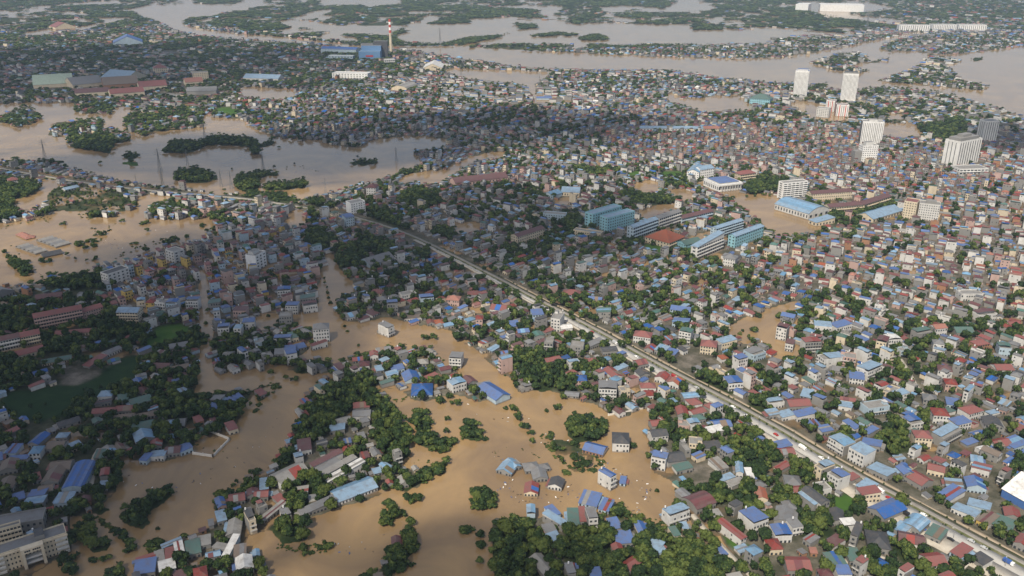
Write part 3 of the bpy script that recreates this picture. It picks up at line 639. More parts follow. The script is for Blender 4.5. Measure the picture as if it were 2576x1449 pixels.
def house_parts(rs, typ, w, d, h, roof, wall, lod=0, axis=None):
    """list of (part name, MB) in local coordinates, ground at z = 0; the windows come one by one under 'window'"""
    parts = []
    wm_, rm_ = WM[wall], RM[roof]
    side = wm_ if (wall in 'CYPTK' and rs.rand() < .5) or typ in ('hip', 'vault') else WM['G' if rs.rand() < .55 else 'W']
    if wall in 'WB' and rs.rand() < .6: side = wm_
    wl_ = MB(); axis = axis or ('y' if d >= w else 'x')
    flat = typ == 'flat'
    wl_.box(-w / 2, w / 2, -d / 2, d / 2, -2.2, h, wm_, top=RM['c'] if flat else wm_, side=side)
    parts.append(('wall', wl_))
    st = max(1, int(round((h - .3) / 3.3)))
    sh = h / st
    if not flat:
        gable_ends(wl_, typ, w, d, h, wm_, axis)
        rf = MB(); roof_sheet(rf, typ, w, d, h, rm_, axis=axis)
        if lod <= 1 and typ in ('tin', 'gable') and rs.rand() < .4 and w > 4:      # newer or rustier sheets laid over a part of the roof
            m2 = RM[rs.choice(list('gctrblp'))]; f0 = rs.uniform(.1, .5); f1 = f0 + rs.uniform(.2, .4)
            if typ == 'tin':
                r_ = .1 * (d if axis == 'y' else w); e_ = .09
                if axis == 'y':
                    x0, x1 = -w / 2 + w * f0, -w / 2 + w * f1
                    rf.sheet((x0, -d / 2 - .4, h + .05 + e_), (x1, -d / 2 - .4, h + .05 + e_), (x1, d / 2 + .4, h + .05 + r_ + e_), (x0, d / 2 + .4, h + .05 + r_ + e_), .05, m2)
                else:
                    y0, y1 = -d / 2 + d * f0, -d / 2 + d * f1
                    rf.sheet((-w / 2 - .4, y0, h + .05 + e_), (w / 2 + .4, y0, h + .05 + r_ + e_), (w / 2 + .4, y1, h + .05 + r_ + e_), (-w / 2 - .4, y1, h + .05 + e_), .05, m2)
            else:
                r_ = min(w, d) * .22; e_ = .08
                if axis == 'y':
                    y0, y1 = -d / 2 + d * f0, -d / 2 + d * f1
                    rf.sheet((0.05, y0, h + r_ + e_), (w / 2 + .4, y0, h - .1 + e_), (w / 2 + .4, y1, h - .1 + e_), (0.05, y1, h + r_ + e_), .05, m2)
                else:
                    x0, x1 = -w / 2 + w * f0, -w / 2 + w * f1
                    rf.sheet((x0, -d / 2 - .4, h - .1 + e_), (x1, -d / 2 - .4, h - .1 + e_), (x1, -.05, h + r_ + e_), (x0, -.05, h + r_ + e_), .05, m2)
        parts.append(('roof', rf))
        if lod == 0 and typ in ('tin', 'gable') and rs.rand() < .45:   # a lower lean-to along one side
            lw = rs.uniform(2, 3.2); s = rs.choice([-1, 1]); y0, y1 = -d / 2 + d * rs.uniform(0, .4), d / 2
            an = MB(); hz = max(1.6, h - rs.uniform(.7, 1.3))
            lr = RM[rs.choice(list('gbclrt'))]
            x0, x1 = (w / 2, w / 2 + lw) if s > 0 else (-w / 2 - lw, -w / 2)
            if s > 0: an.sheet((x0 + .02, y0, hz), (x1, y0, hz - .5), (x1, y1, hz - .5), (x0 + .02, y1, hz), .1, lr)
            else: an.sheet((x0, y0, hz - .5), (x1 - .02, y0, hz), (x1 - .02, y1, hz), (x0, y1, hz - .5), .1, lr)
            an.box(min(x0, x1) + .3, max(x0, x1) - .3, y0 + .3, y1 - .3, -2, hz - .65, WM['G'])
            parts.append(('lean_to', an))
    else:
        pr = MB(); t_ = .18; ph = rs.uniform(.5, 1.0)
        for x0, x1, y0, y1 in ((-w / 2 - .03, w / 2 + .03, -d / 2 - .03, -d / 2 + t_), (-w / 2 - .03, w / 2 + .03, d / 2 - t_, d / 2 + .03), (-w / 2 - .03, -w / 2 + t_, -d / 2 + t_, d / 2 - t_), (w / 2 - t_, w / 2 + .03, -d / 2 + t_, d / 2 - t_)):
            pr.box(x0, x1, y0, y1, h - .02, h + ph, wm_)
        if lod < 2: parts.append(('parapet', pr))
        cov = roof not in 'c' and rs.rand() < (.92 if lod == 0 else .93)
        if cov:        # a tin sheet on posts over part of the flat roof
            y0, y1 = (-d / 2 + d * rs.choice([0, .05, .25]), d / 2 - .1); rf = MB(); z = h + ph + rs.uniform(.3, 1.5)
            rz_ = rs.uniform(-.6, .6)
            if rs.rand() < .4:
                rf.sheet((-w / 2 - .2, y0, z), (0, y0, z + .7), (0, y1, z + .7), (-w / 2 - .2, y1, z), .1, rm_)
                rf.sheet((0, y0, z + .7), (w / 2 + .2, y0, z), (w / 2 + .2, y1, z), (0, y1, z + .7), .1, rm_)
            else: rf.sheet((-w / 2 - .2, y0, z - rz_), (w / 2 + .2, y0, z - rz_), (w / 2 + .2, y1, z + rz_), (-w / 2 - .2, y1, z + rz_), .1, rm_)
            for x in (-w / 2 + .25, w / 2 - .25):
                for y in (y0 + .3, y1 - .3): rf.box(x - .07, x + .07, y - .07, y + .07, h, z - abs(rz_) - .1, RM['g'])
            parts.append(('roof', rf))
            if rs.rand() < .6: wl_.box(-w / 2 + .3, w / 2 - .3, y0 + (y1 - y0) * .35, y1 - .2, h + .01, z - abs(rz_) - .14, side)
        else:
            sb = MB(); a = min(w - .6, 3.0); x0 = -w / 2 + .25 if rs.rand() < .5 else w / 2 - .25 - a
            y1 = d / 2 - .25 if rs.rand() < .6 else d * .1
            sb.box(x0, x0 + a, y1 - 3.4, y1, h + .01, h + 2.5, wm_); parts.append(('stair_cabin', sb))
            sr = MB(); sr.box(x0 - .3, x0 + a + .3, y1 - 3.7, y1 + .2, h + 2.51, h + 2.66, RM[roof], bottom=True)
            parts.append(('cabin_roof', sr))
        if lod == 0 and rs.rand() < .5:
            tk = MB(); tx, ty = rs.uniform(-w / 2 + .9, w / 2 - .9), d / 2 - rs.uniform(.9, 2.2)
            zt = h + (ph + 2.0 if cov else 2.7)
            tk.cyl(tx, ty, zt, zt + 1.3, .55, .5, 'steel_tank')
            for k in (-.4, .4): tk.box(tx + k - .05, tx + k + .05, ty - .35, ty + .35, h, zt, RM['g'])
            parts.append(('water_tank', tk))
        if lod == 0 and rs.rand() < .35:
            lw = rs.uniform(2, 3.4); an = MB(); hz = rs.uniform(2.4, 3.4); lr = RM[rs.choice(list('gblcrnt'))]; ys = d / 2
            an.sheet((-w / 2, ys + .05, hz), (w / 2, ys + .05, hz), (w / 2, ys + lw, hz - .5), (-w / 2, ys + lw, hz - .5), .1, lr)
            an.box(-w / 2 + .2, w / 2 - .2, ys + .06, ys + lw - .3, -2, hz - .62, WM['G']); parts.append(('lean_to', an))
        if lod == 0 and st > 1 and rs.rand() < .7:
            for k in range(1, st):
                bl = MB(); z = k * sh
                bl.box(-w / 2 + .05, w / 2 - .05, -d / 2 - 1.1, -d / 2 - .02, z - .12, z + .06, wm_, bottom=True)
                bl.box(-w / 2 + .05, w / 2 - .05, -d / 2 - 1.1, -d / 2 - 1.0, z + .06, z + .9, WM['W'] if rs.rand() < .5 else wm_)
                parts.append(('balcony', bl))
    if lod <= 1:
        nfr = max(1, int(w / 2.3))
        for k in range(st):
            zb = k * sh + (.9 if k else .6)
            for j in range(nfr):
                x = (j - (nfr - 1) / 2) * (w / nfr)
                ww = min(1.5, w / nfr * .55)
                for s in ((-1,) if lod else (-1, 1)):
                    if rs.rand() < .88:
                        q = MB(); win_face(q, x, s * d / 2, zb, ww, 1.5 if rs.rand() < .7 else 2.0, 'y', s); parts.append(('window', q))
            nsd = max(1, int(d / 4.2))
            for s in (-1, 1):
                if rs.rand() < .55: continue
                for j in range(nsd):
                    if rs.rand() < .7:
                        q = MB(); win_face(q, s * w / 2, (j - (nsd - 1) / 2) * (d / nsd), zb + .2, 1.1, 1.25, 'x', s); parts.append(('window', q))
    return parts

HOUSES = []          # dicts; the first ones are traced one by one, the rest fill the blocks
def ground_z(x, y): return 0.25
KINDNAME = {'flat': 'tube_house', 'tin': 'tin_roofed_house', 'gable': 'gabled_house', 'hip': 'villa', 'vault': 'arched_hall'}
def add_house(cx, cy, a, w, d, h, typ, roof, wall, traced=False):
    HOUSES.append(dict(x=cx, y=cy, a=a, w=w, d=d, h=h, t=typ, r=roof, k=wall, traced=traced))
    occ_rect(cx, cy, w, d, a, 0.3)
def front(x1, y1, x2, y2):
    A, B = np.array(G(x1, y1)), np.array(G(x2, y2))
    u = B - A; w = float(np.hypot(*u)); u /= w
    return A, B, u, np.array([-u[1], u[0]]), w
HAND = '''
2080 1128 2118 1152 12 9 flat l W;2130 1158 2168 1180 13 10 flat l W;2178 1188 2228 1215 12 4 tin l G;2165 1128 2212 1140 10 4 tin b G;2298 1130 2340 1133 11 10 hip r C
2255 1167 2277 1165 6 3 tin l G;2270 1215 2298 1212 10 7 gable b G;2315 1238 2345 1225 14 5 gable r G;2330 1195 2372 1205 9 5 gable r C;2353 1255 2385 1273 18 4 tin b G
2378 1235 2420 1242 10 4 tin l G;2430 1240 2478 1247 12 5 gable b B;2390 1290 2448 1318 9 4 tin l W;2430 1282 2485 1300 9 4 tin l B;2453 1322 2482 1337 14 4.5 tin t Y
2490 1330 2540 1350 12 4 tin n G;2545 1380 2580 1395 12 5 gable r G;2525 1310 2565 1318 10 4 gable r G;2507 1138 2545 1130 10 4 gable r G;2548 1140 2585 1130 12 4 tin b B
2467 1148 2490 1142 6 4 vault w W;2370 1130 2415 1105 10 8 flat l G;2440 1172 2470 1178 8 4 tin l W;2505 1170 2518 1160 12 7 gable t W;2440 1190 2485 1205 9 5 tin r W
2076 1222 2104 1240 12 10 flat b W;2044 1200 2062 1212 13 9 flat l C;2016 1188 2030 1198 9 4 tin r G;2122 1210 2140 1222 8 4 tin r G;2150 1240 2180 1256 12 6 tin l G;2165 1268 2212 1264 8 7 tin r C
2180 1290 2222 1318 22 4 gable b G;2265 1330 2310 1352 15 4.5 vault l G;2240 1340 2268 1356 10 4 tin l G;2258 1378 2322 1391 11 5 gable p W;2325 1355 2362 1372 12 4 tin n G
2385 1408 2412 1424 13 6 tin r B;2438 1415 2470 1436 9 4 tin d G;2182 1392 2238 1400 17 5 hip d G;2133 1380 2150 1386 15 9 flat d G;2088 1325 2125 1330 14 4 gable d G
2120 1344 2153 1341 7 5 flat w W;2060 1304 2082 1296 18 11 gable d G;1945 1325 1990 1335 16 5 gable g G;1975 1298 2003 1296 10 5 hip g G;1992 1352 2018 1347 9 6 flat g W
1948 1370 1990 1368 11 5 flat b W;1935 1400 1968 1398 10 5 hip r C;1980 1452 2040 1452 12 5 gable r G;2095 1445 2133 1440 13 4 tin n G;2136 1425 2168 1425 11 4 tin n G
2105 1468 2140 1468 8 5 flat b W;2335 1445 2380 1440 11 6 gable r W;2038 1402 2055 1403 5 3 tin o K;1957 1140 1992 1135 9 4 tin b G;1958 1157 2000 1154 9 4 gable r G
1975 1232 2015 1235 12 4 hip g W;1998 1254 2035 1250 8 4 gable r W;2060 1252 2090 1247 9 5 flat c W
1465 1140 1515 1153 12 3 gable b K;1540 1138 1582 1140 15 8 hip d W;1640 1120 1680 1115 10 7 gable d W;1636 1180 1672 1188 9 9 flat b W;1680 1179 1725 1172 12 5 gable d G
1702 1197 1742 1190 8 3.5 tin n G;1535 1237 1549 1229 12 10 flat b W;1558 1224 1572 1226 8 2.5 tin b B;1455 1275 1500 1285 14 3 tin b B;1505 1290 1530 1297 12 3 tin b B
1290 1190 1312 1182 12 3 gable l G;1248 1192 1286 1202 12 3 gable l G;1322 1195 1358 1190 10 3 hip g G;1342 1216 1378 1213 12 3 gable g G;1378 1232 1412 1238 10 3.5 gable d W
1318 1250 1352 1252 12 3 gable r C;1362 1190 1385 1186 7 2.5 hip g G;1325 1312 1346 1312 9 5 flat l B;1413 1342 1426 1332 16 6 tin l W;1390 1316 1410 1308 10 5 tin b B
1430 1335 1457 1335 16 4 tin n G;1459 1325 1474 1325 14 4 tin r G;1480 1338 1503 1336 12 9 flat g W;1375 1358 1402 1352 9 4 tin g G;1382 1378 1412 1370 8 4 tin l G
1370 1462 1400 1450 18 4 gable c G;1552 1382 1595 1378 11 4 tin b G;1540 1345 1565 1340 10 4 tin b G;1630 1400 1648 1408 12 4 tin l B;1652 1406 1676 1400 12 4 tin l B
1545 1405 1570 1402 8 4 gable r G;1585 1450 1615 1430 8 4 gable r G;1684 1329 1733 1312 9 8 flat l W;1752 1298 1800 1280 15 5 vault p G;1730 1278 1752 1270 14 4.5 vault g G
1862 1378 1876 1370 20 6 tin r W;1893 1348 1930 1335 15 8 flat b W;1803 1412 1830 1402 9 2.5 tin b G;1860 1402 1885 1395 6 3 tin l G;1900 1270 1930 1272 12 5 gable o C
1850 1203 1868 1205 13 5 gable l W;1880 1218 1896 1218 11 5 tin w W;1808 1195 1832 1188 13 4 tin c G;1732 1135 1765 1138 10 6 flat c C;1770 1140 1812 1142 10 4 tin d G;1785 1105 1822 1100 9 5 tin w G
72 1128 98 1130 15 4 gable b G;16 1152 42 1152 11 4 tin b B;76 1160 104 1158 10 6 hip l W;18 1168 70 1168 6 3 tin b G;142 1113 170 1112 7 4 hip l G;118 1142 160 1140 11 4 gable t G
268 1160 298 1151 13 4 gable c G;300 1148 320 1141 12 4 gable t G;238 1165 262 1163 10 4 tin n G;345 1128 392 1115 14 5 gable l G;352 1170 370 1172 9 4 tin b B;374 1162 414 1162 8 4 tin l W
416 1154 454 1150 10 4 gable p G;456 1150 487 1139 9 4 tin b B;325 1148 360 1135 5 3 tin r G;378 1137 408 1133 9 4 gable r G;420 1112 440 1110 6 3 hip l G;448 1105 485 1100 8 3 hip t G
158 1247 212 1242 32 5 vault b B;105 1228 148 1225 18 4 gable t G;125 1196 178 1191 12 4 gable t G;98 1252 135 1246 8 4 gable t G;138 1280 180 1277 11 4 tin l B;72 1263 115 1260 8 4 tin b G;60 1284 112 1280 8 4 tin l G
255 1219 278 1215 10 5 flat r G;250 1240 270 1238 7 4 tin l G;0 1200 45 1192 14 4 gable t G;-5 1245 35 1240 13 4 gable t G;-15 1178 10 1172 10 5 tin b G
340 1464 392 1455 12 5 tin b G;345 1428 393 1417 4 4 tin r G;396 1438 418 1432 13 4 tin c G;420 1428 445 1422 12 4 tin r G;447 1418 468 1412 13 5 tin w B;472 1412 508 1403 13 4 tin n G
405 1457 445 1446 9 5 tin w W;502 1388 532 1382 9 4 tin c G;410 1390 460 1373 4 3 tin l G;558 1417 574 1418 20 4 tin w B;535 1388 572 1399 5 3.5 tin c G;590 1430 620 1425 15 4 tin t G;570 1362 605 1358 16 4 gable c G;598 1454 640 1444 12 5 gable w W
713 1240 782 1206 17 6 gable c G;790 1190 864 1160 6 5 tin p W;806 1199 858 1176 6 4 tin g G;812 1212 900 1172 6 4 tin c W;826 1226 920 1182 6 4 tin w W
760 1307 850 1274 7 3 tin g G;666 1320 724 1280 5 3 tin c G;702 1275 722 1265 8 3 tin r G;640 1265 675 1262 8 4 gable r G;578 1277 618 1270 9 4 gable r G;622 1262 650 1258 8 4 gable p G
655 1242 676 1239 12 3 tin l G;738 1255 775 1252 8 3.5 tin c W;864 1145 884 1142 7 3 hip r G;868 1125 885 1122 6 3 tin b G;985 1199 1000 1191 14 3.5 vault l B;942 1202 962 1197 6 3 tin l G
890 1038 930 1035 10 4 gable r G;888 1062 932 1060 10 5 gable g W;850 1079 886 1071 9 4 gable c G;830 1097 868 1094 9 4 tin l G;752 1150 785 1145 14 5 tin p W;745 1172 765 1167 7 5 flat l W
1035 1002 1088 1000 20 2.5 hip b B;1020 968 1058 962 16 3 gable b B;1140 992 1174 982 11 7 flat l W;1176 978 1202 970 12 4 gable p G;1205 990 1240 985 12 3 tin g G
978 851 993 844 14 9 flat g W;790 864 830 861 13 14 hip g W;787 884 825 874 5 5 tin r W;976 796 1002 794 11 12 flat b G;765 791 800 786 9 8 flat p W;704 823 736 821 11 11 flat c G;724 921 750 916 11 10 flat b W;1130 926 1160 928 13 9 flat g W
644 882 667 878 10 7 flat g B;690 870 732 868 10 6 flat b W;733 864 752 860 12 5 tin n C;712 897 745 894 12 4 tin b G;750 885 772 880 9 3 tin b G;664 920 690 914 10 7 flat c G;692 910 718 908 10 7 tin g G
700 754 732 752 10 9 flat b W;720 792 750 792 11 9 flat b W;757 770 795 767 10 8 tin n G;888 917 915 914 8 3 gable r G;932 909 952 907 9 5 gable r W;905 932 930 930 9 4 hip p W;948 942 966 939 9 3 tin l G
950 897 985 892 10 4 gable g W;988 942 1018 937 10 3 tin b B;975 957 1003 952 8 4 tin l B;1048 924 1078 922 9 3 hip c G;875 810 905 802 12 4 gable g W;938 802 955 794 12 3 tin p W;932 750 960 752 10 6 hip r C
952 770 974 767 9 6 hip g G;1012 759 1048 752 10 6 flat c W;1058 767 1092 764 12 6 flat b B;1122 770 1155 772 11 7 hip o P;1178 754 1212 752 10 5 hip r W;1018 810 1072 808 8 3 tin t W;1076 822 1094 820 9 3 gable r G
1096 822 1117 820 9 3 hip o G;1119 830 1142 827 8 3 tin l G;1232 787 1272 792 14 4 gable r W;1197 822 1214 822 9 8 hip r P
386 907 409 910 10 5 tin c W;412 910 466 901 11 4 gable p G;428 888 475 880 11 4 gable g G;380 937 424 938 11 4 gable p G;428 946 478 936 10 4 gable t G;420 980 443 974 13 3 gable p G;446 982 463 977 13 3 tin b G;458 1004 478 998 10 4 tin l G
248 1012 283 1010 10 5 hip l W;300 1022 326 1017 11 4 tin n G;332 1032 385 1017 12 4 gable n G;240 1027 280 1022 6 3 tin d G;232 1053 288 1049 9 4 gable r G;291 1046 342 1043 9 4 gable r G;288 1064 340 1057 7 3 gable t G
375 1042 400 1035 5 3 tin l G;345 1062 398 1052 8 3 gable t G;335 1092 390 1082 12 3 gable n G;150 1084 205 1067 9 3 gable d G;418 1084 465 1080 12 3 gable g G;562 1021 596 1024 10 3 hip b G;600 1016 616 1010 10 3 tin b G;530 1014 556 1016 8 3 tin g G
550 852 578 850 11 9 flat b W;590 850 608 850 9 9 flat l W;552 873 578 869 5 4 tin r K;560 914 588 912 10 6 hip c C;545 917 557 914 5 3 tin b G;346 779 366 777 10 8 flat l C;370 787 390 787 9 11 hip r Y;393 787 418 789 10 11 flat g W;421 789 448 789 10 10 flat b B
470 782 500 782 10 10 flat b W;318 760 338 754 9 10 flat g Y;525 780 556 778 10 7 tin n G;565 772 586 770 9 10 flat c P;540 810 556 808 7 10 flat l W;588 802 620 802 11 8 flat p P;612 832 642 830 10 7 flat b W
1385 834 1408 837 18 13 flat c W;1412 840 1440 837 10 5 vault w W;1340 807 1368 805 12 6 tin b B;1285 832 1308 830 12 4 tin b G;1304 850 1332 847 9 5 gable b G;1345 860 1370 857 10 5 vault n G;1592 864 1635 870 12 8 hip r W
1685 792 1735 799 12 6 gable b B;1690 824 1730 830 11 6 tin b B;1706 864 1735 870 10 12 flat n W;1433 895 1466 898 12 9 flat l G;1368 890 1390 892 10 11 flat c G;1485 882 1520 870 8 4 tin g G;1516 897 1553 894 9 5 vault d G
1478 927 1508 924 11 4 hip r G;1375 922 1412 914 8 4 gable r G;1542 962 1566 957 18 4 gable r W;1518 950 1537 947 10 3 tin b G;1610 957 1635 952 10 4 gable d G;1605 932 1630 927 10 5 gable r G;1505 1005 1550 1007 13 9 flat g W;1562 1005 1585 1002 8 7 flat c C
1420 1002 1455 1005 8 2.5 vault g G;1448 974 1476 974 10 6 hip b P;1646 962 1672 969 11 5 gable r W;1678 974 1706 983 11 5 gable o W;1612 987 1650 987 9 4 hip r W;1626 1007 1650 1005 9 4 hip r W;1720 1016 1758 1012 9 5 vault l G;1738 1034 1766 1029 10 5 hip r W
1704 1054 1732 1054 12 4 gable r G;1745 1056 1776 1046 8 4 gable r W;1752 1069 1775 1064 8 4 hip n G;1705 1090 1733 1092 9 6 flat c P;1736 1092 1762 1089 9 7 flat l W;1800 1089 1842 1084 12 4 gable b W;1640 1087 1668 1084 9 5 gable r G
1832 987 1868 984 13 7 flat b W;1855 940 1878 934 8 12 flat b W;1760 892 1800 897 13 9 hip r C;1815 884 1852 877 10 8 tin l C;1870 950 1905 947 10 4 hip o W;1815 917 1832 914 8 5 hip o W;1895 914 1925 904 13 7 flat g B
1620 887 1642 892 10 4 gable r G;1645 892 1670 899 12 5 tin l G;1673 900 1696 906 10 5 tin b G;1415 754 1460 757 13 6 hip r B;1478 767 1512 770 14 4 gable b G;1500 802 1535 804 12 7 tin n G
2047 840 2090 844 12 8 flat l W;2103 844 2140 837 11 8 tin b W;1962 810 1995 817 10 7 gable b G;1950 854 1975 860 9 12 flat p W;1973 884 1993 888 10 7 flat p W;2022 894 2062 892 10 12 flat r G;2052 917 2070 930 22 9 flat l W;2112 922 2150 927 11 9 flat b P
2135 967 2172 972 12 6 tin b W;2180 962 2215 947 12 9 flat l W;2232 882 2262 880 10 10 flat w W;2200 884 2225 890 13 10 flat p C;2264 900 2288 897 8 6 flat c B;2345 884 2372 887 9 8 hip g W;2356 952 2392 957 11 8 hip p W;2455 892 2485 887 10 9 hip r K
2375 987 2405 990 10 8 hip r P;2418 1012 2430 1016 14 9 flat l W;2380 1027 2414 1032 11 3.5 tin b B;2195 987 2213 996 10 7 flat r W;2218 1002 2240 1010 16 6 flat b C;2257 1012 2285 1007 8 6 tin l W;2320 1022 2355 1027 11 6 hip g G
2345 1067 2385 1070 12 8 hip r W;2290 1087 2320 1082 11 6 flat b W;2182 1050 2235 1042 11 7 flat w B;2108 1032 2140 1040 9 4 tin l W;2112 1016 2150 1022 6 4 gable r W;1985 1037 2040 1034 12 5 gable r G;1935 1032 1972 1027 9 5 flat l W
1935 1057 1962 1054 9 4 tin l G;1968 1062 1998 1057 9 4 tin l W;2005 1064 2055 1057 9 5 tin b W;2040 1087 2065 1084 9 4 tin b G;2067 1099 2095 1096 9 4 tin b G;2012 1004 2038 1010 13 3 tin l G;2435 1062 2470 1052 11 7 hip r W;2405 1087 2440 1082 10 6 tin b W
2475 1087 2520 1092 13 6 gable d G;2505 947 2548 947 12 6 gable r W;2510 897 2540 900 11 8 flat n B;2460 812 2505 807 10 7 flat p W;2405 847 2450 847 14 4 gable n G;2540 832 2568 830 10 5 gable r C;2415 759 2470 759 12 8 flat c W
2092 942 2130 947 10 4 gable g G;2350 847 2380 844 10 8 gable o W;2308 864 2342 857 10 9 flat n G
'''
for e_ in HAND.replace('\n', ';').split(';'):
    q = e_.split()
    if len(q) != 9: continue
    x1, y1, x2, y2, d_, h_ = (float(v) for v in q[:6])
    A, B, u, nv, w_ = front(x1, y1, x2, y2)
    c_ = (A + B) / 2 + nv * d_ / 2
    add_house(c_[0], c_[1], math.atan2(u[1], u[0]), w_, d_, h_, q[6], q[7], q[8], True)

# ------------------------------------------------------------------ landmark buildings, one by one
ANCH = []            # (short name, x, y): things that other labels refer to
def landmark(name, label, cat, e, d, h, kind, roof, wall, floors=3, bays=8, style='win', anchor=None, axis=None, z0=0.0, wall_side=None, occ=True, group=None, side_bays=None, base=-2.0):
    x1, y1, x2, y2 = e
    A, B, u, nv, w = front(x1, y1, x2, y2)
    c_ = (A + B) / 2 + nv * d / 2
    a = math.atan2(u[1], u[0])
    root = tag(empty(name, c_[0], c_[1], z0, a), label, cat, group)
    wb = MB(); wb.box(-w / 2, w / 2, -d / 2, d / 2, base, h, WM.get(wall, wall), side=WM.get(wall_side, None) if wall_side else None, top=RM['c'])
    axis = axis or ('y' if d > w else 'x')
    if kind != 'flat':
        gable_ends(wb, kind, w, d, h, WM.get(wall, wall), axis)
        rf = MB(); roof_sheet(rf, kind, w, d, h, RM[roof], axis=axis, ov=.6)
        link('roof', rf.mesh('roof'), root)
    else:
        rf = MB(); t_ = .3
        rf.box(-w / 2 + t_, w / 2 - t_, -d / 2 + t_, d / 2 - t_, h + .01, h + .06, RM[roof])
        link('roof', rf.mesh('roof'), root)
        pr = MB()
        for q in ((-w / 2 - .05, w / 2 + .05, -d / 2 - .05, -d / 2 + t_ - .02), (-w / 2 - .05, w / 2 + .05, d / 2 - t_ + .02, d / 2 + .05), (-w / 2 - .05, -w / 2 + t_ - .02, -d / 2 + t_, d / 2 - t_), (w / 2 - t_ + .02, w / 2 + .05, -d / 2 + t_, d / 2 - t_)):
            pr.box(*q, h + .01, h + 1.0, WM.get(wall, wall))
        link('parapet', pr.mesh('parapet'), root)
    link('wall', wb.mesh('wall'), root)
    fh = h / floors
    def put(wm_me, x, y, z, rz):
        o = link('window', wm_me, root); o.location = (x, y, z); o.rotation_euler = (0, 0, rz)
    bw = w / bays
    if style == 'win':
        q = MB(); win_face(q, 0, 0, 0, bw * .42, fh * .42, 'y', -1); me_ = q.mesh('window')
        for k in range(floors):
            for j in range(bays): put(me_, (j - (bays - 1) / 2) * bw, -d / 2, k * fh + fh * .28, 0)
    elif style == 'band':                      # an open gallery on every floor, with slabs standing out
        q = MB(); win_face(q, 0, 0, 0, bw * .74, fh * .45, 'y', -1); me_ = q.mesh('window')
        for k in range(floors):
            for j in range(bays): put(me_, (j - (bays - 1) / 2) * bw, -d / 2, k * fh + fh * .3, 0)
            g = MB(); g.box(-w / 2, w / 2, -d / 2 - 1.2, -d / 2 - .03, k * fh - .15, k * fh + .75 if k else .4, WM.get(wall, wall), bottom=True)
            link('gallery', g.mesh('gallery'), root)
    elif style == 'bay':                       # tall window strips, storey by storey lines left out
        q = MB(); win_face(q, 0, 0, 0, bw * .26, h * .9, 'y', -1); me_ = q.mesh('window_bay')
        for j in range(bays):
            o = link('window_bay', me_, root, ((j - (bays - 1) / 2) * bw, -d / 2, h * .05))
        rb = MB(); rb.box(0, .5, -.45, -.02, 0, h, WM.get(wall, wall)); me_ = rb.mesh('rib')
        for j in range(bays + 1): link('rib', me_, root, ((j - bays / 2) * bw - .25, -d / 2, 0.01))
        if cat == 'apartments':                # red painted bands between the window strips
            q = MB(); q.box(-.9, .9, -.3, -.06, .5, h - .5, WM['K'] if roof != 'p' else 'chimney_red'); me_ = q.mesh('red_band')
            for j in (-.25, .25): link('red_band', me_, root, (j * w, -d / 2, 0))
    sb = side_bays if side_bays is not None else max(1, int(d / max(bw, 2.5)))
    if style in ('win', 'band') and sb:
        q = MB(); win_face(q, 0, 0, 0, d / sb * .4, fh * .45, 'x', -1); me_ = q.mesh('window')
        q2 = MB(); win_face(q2, 0, 0, 0, d / sb * .4, fh * .45, 'x', 1); me2 = q2.mesh('window')
        for k in range(floors):
            for j in range(sb):
                link('window', me_ if c_[0] > 0 else me2, root, ((-w / 2) if c_[0] > 0 else w / 2, (j - (sb - 1) / 2) * d / sb, k * fh + fh * .3))
    if style == 'bay':
        q = MB(); win_face(q, 0, 0, 0, 1.1, h * .9, 'x', -1); me_ = q.mesh('window_bay')
        for j in (-1, 0, 1): link('window_bay', me_, root, (-w / 2, j * d / 4, h * .05))
    if occ:
        occ_rect(c_[0], c_[1], w, d, a, 1.0)
        fr = min(11, h * .8); q_ = c_ - nv * (d / 2 + fr / 2); occ_rect(q_[0], q_[1], w * .9, fr, a, 0)
    ANCH.append((anchor, c_[0], c_[1])) if anchor else None
    return root, w, d, h
def roof_block(t, x0, x1, y0, y1, dh, wall, roof='c', name='roof_cabin'):
    root, w, d, h = t
    b = MB(); b.box(x0 * w, x1 * w, y0 * d, y1 * d, h + .08, h + dh, WM.get(wall, wall), top=RM[roof]); link(name, b.mesh(name), root)

t = landmark('apartment_tower', 'white high-rise tower with vertical stripes, the farther one on the flooded river bank', 'tower', (1994, 243, 2028, 245), 26, 62, 'flat', 'b', 'H', 20, 11, 'bay', 'riverside white tower')
roof_block(t, -.38, .38, -.3, .3, 4, 'W', 'b')
t = landmark('apartment_tower', 'white striped high-rise with a flat grey crown, beside the low red-striped apartment pair', 'tower', (2113, 253, 2151, 255), 24, 63, 'flat', 'd', 'H', 20, 12, 'bay', 'striped white tower')
roof_block(t, -.45, .45, -.4, .4, 4, 'G', 'd')
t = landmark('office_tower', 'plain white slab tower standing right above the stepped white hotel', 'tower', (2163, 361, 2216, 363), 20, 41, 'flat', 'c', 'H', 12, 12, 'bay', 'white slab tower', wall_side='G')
roof_block(t, -.2, .2, -.3, .3, 4, 'W')
t = landmark('hotel', 'stepped white hotel block with small windows, in front of the white slab tower', 'hotel', (2166, 410, 2204, 409), 16, 29, 'flat', 'c', 'H', 8, 7, 'win', 'stepped white hotel')
roof_block(t, -.3, .2, -.3, .3, 6, 'W')
b = MB(); b.box(-t[1] / 2 - 12, -t[1] / 2 - .05, -6, 8, -2, 20, WM['G'], top=RM['c']); link('side_wing', b.mesh('side_wing'), t[0])
b = MB(); b.cyl(-2, -t[2] / 2 - 9, -1, 9, 9, 9, WM['C'], 14); b.cyl(-2, -t[2] / 2 - 9, 9.01, 11, 8, 3, RM['t'], 14); link('round_hall', b.mesh('round_hall'), t[0])
t = landmark('hotel', 'tall grey hotel with chamfered crown and a low podium at its foot', 'hotel', (2404, 420, 2458, 409), 27, 42, 'flat', 'c', 'S', 12, 9, 'bay', 'grey chamfered hotel')
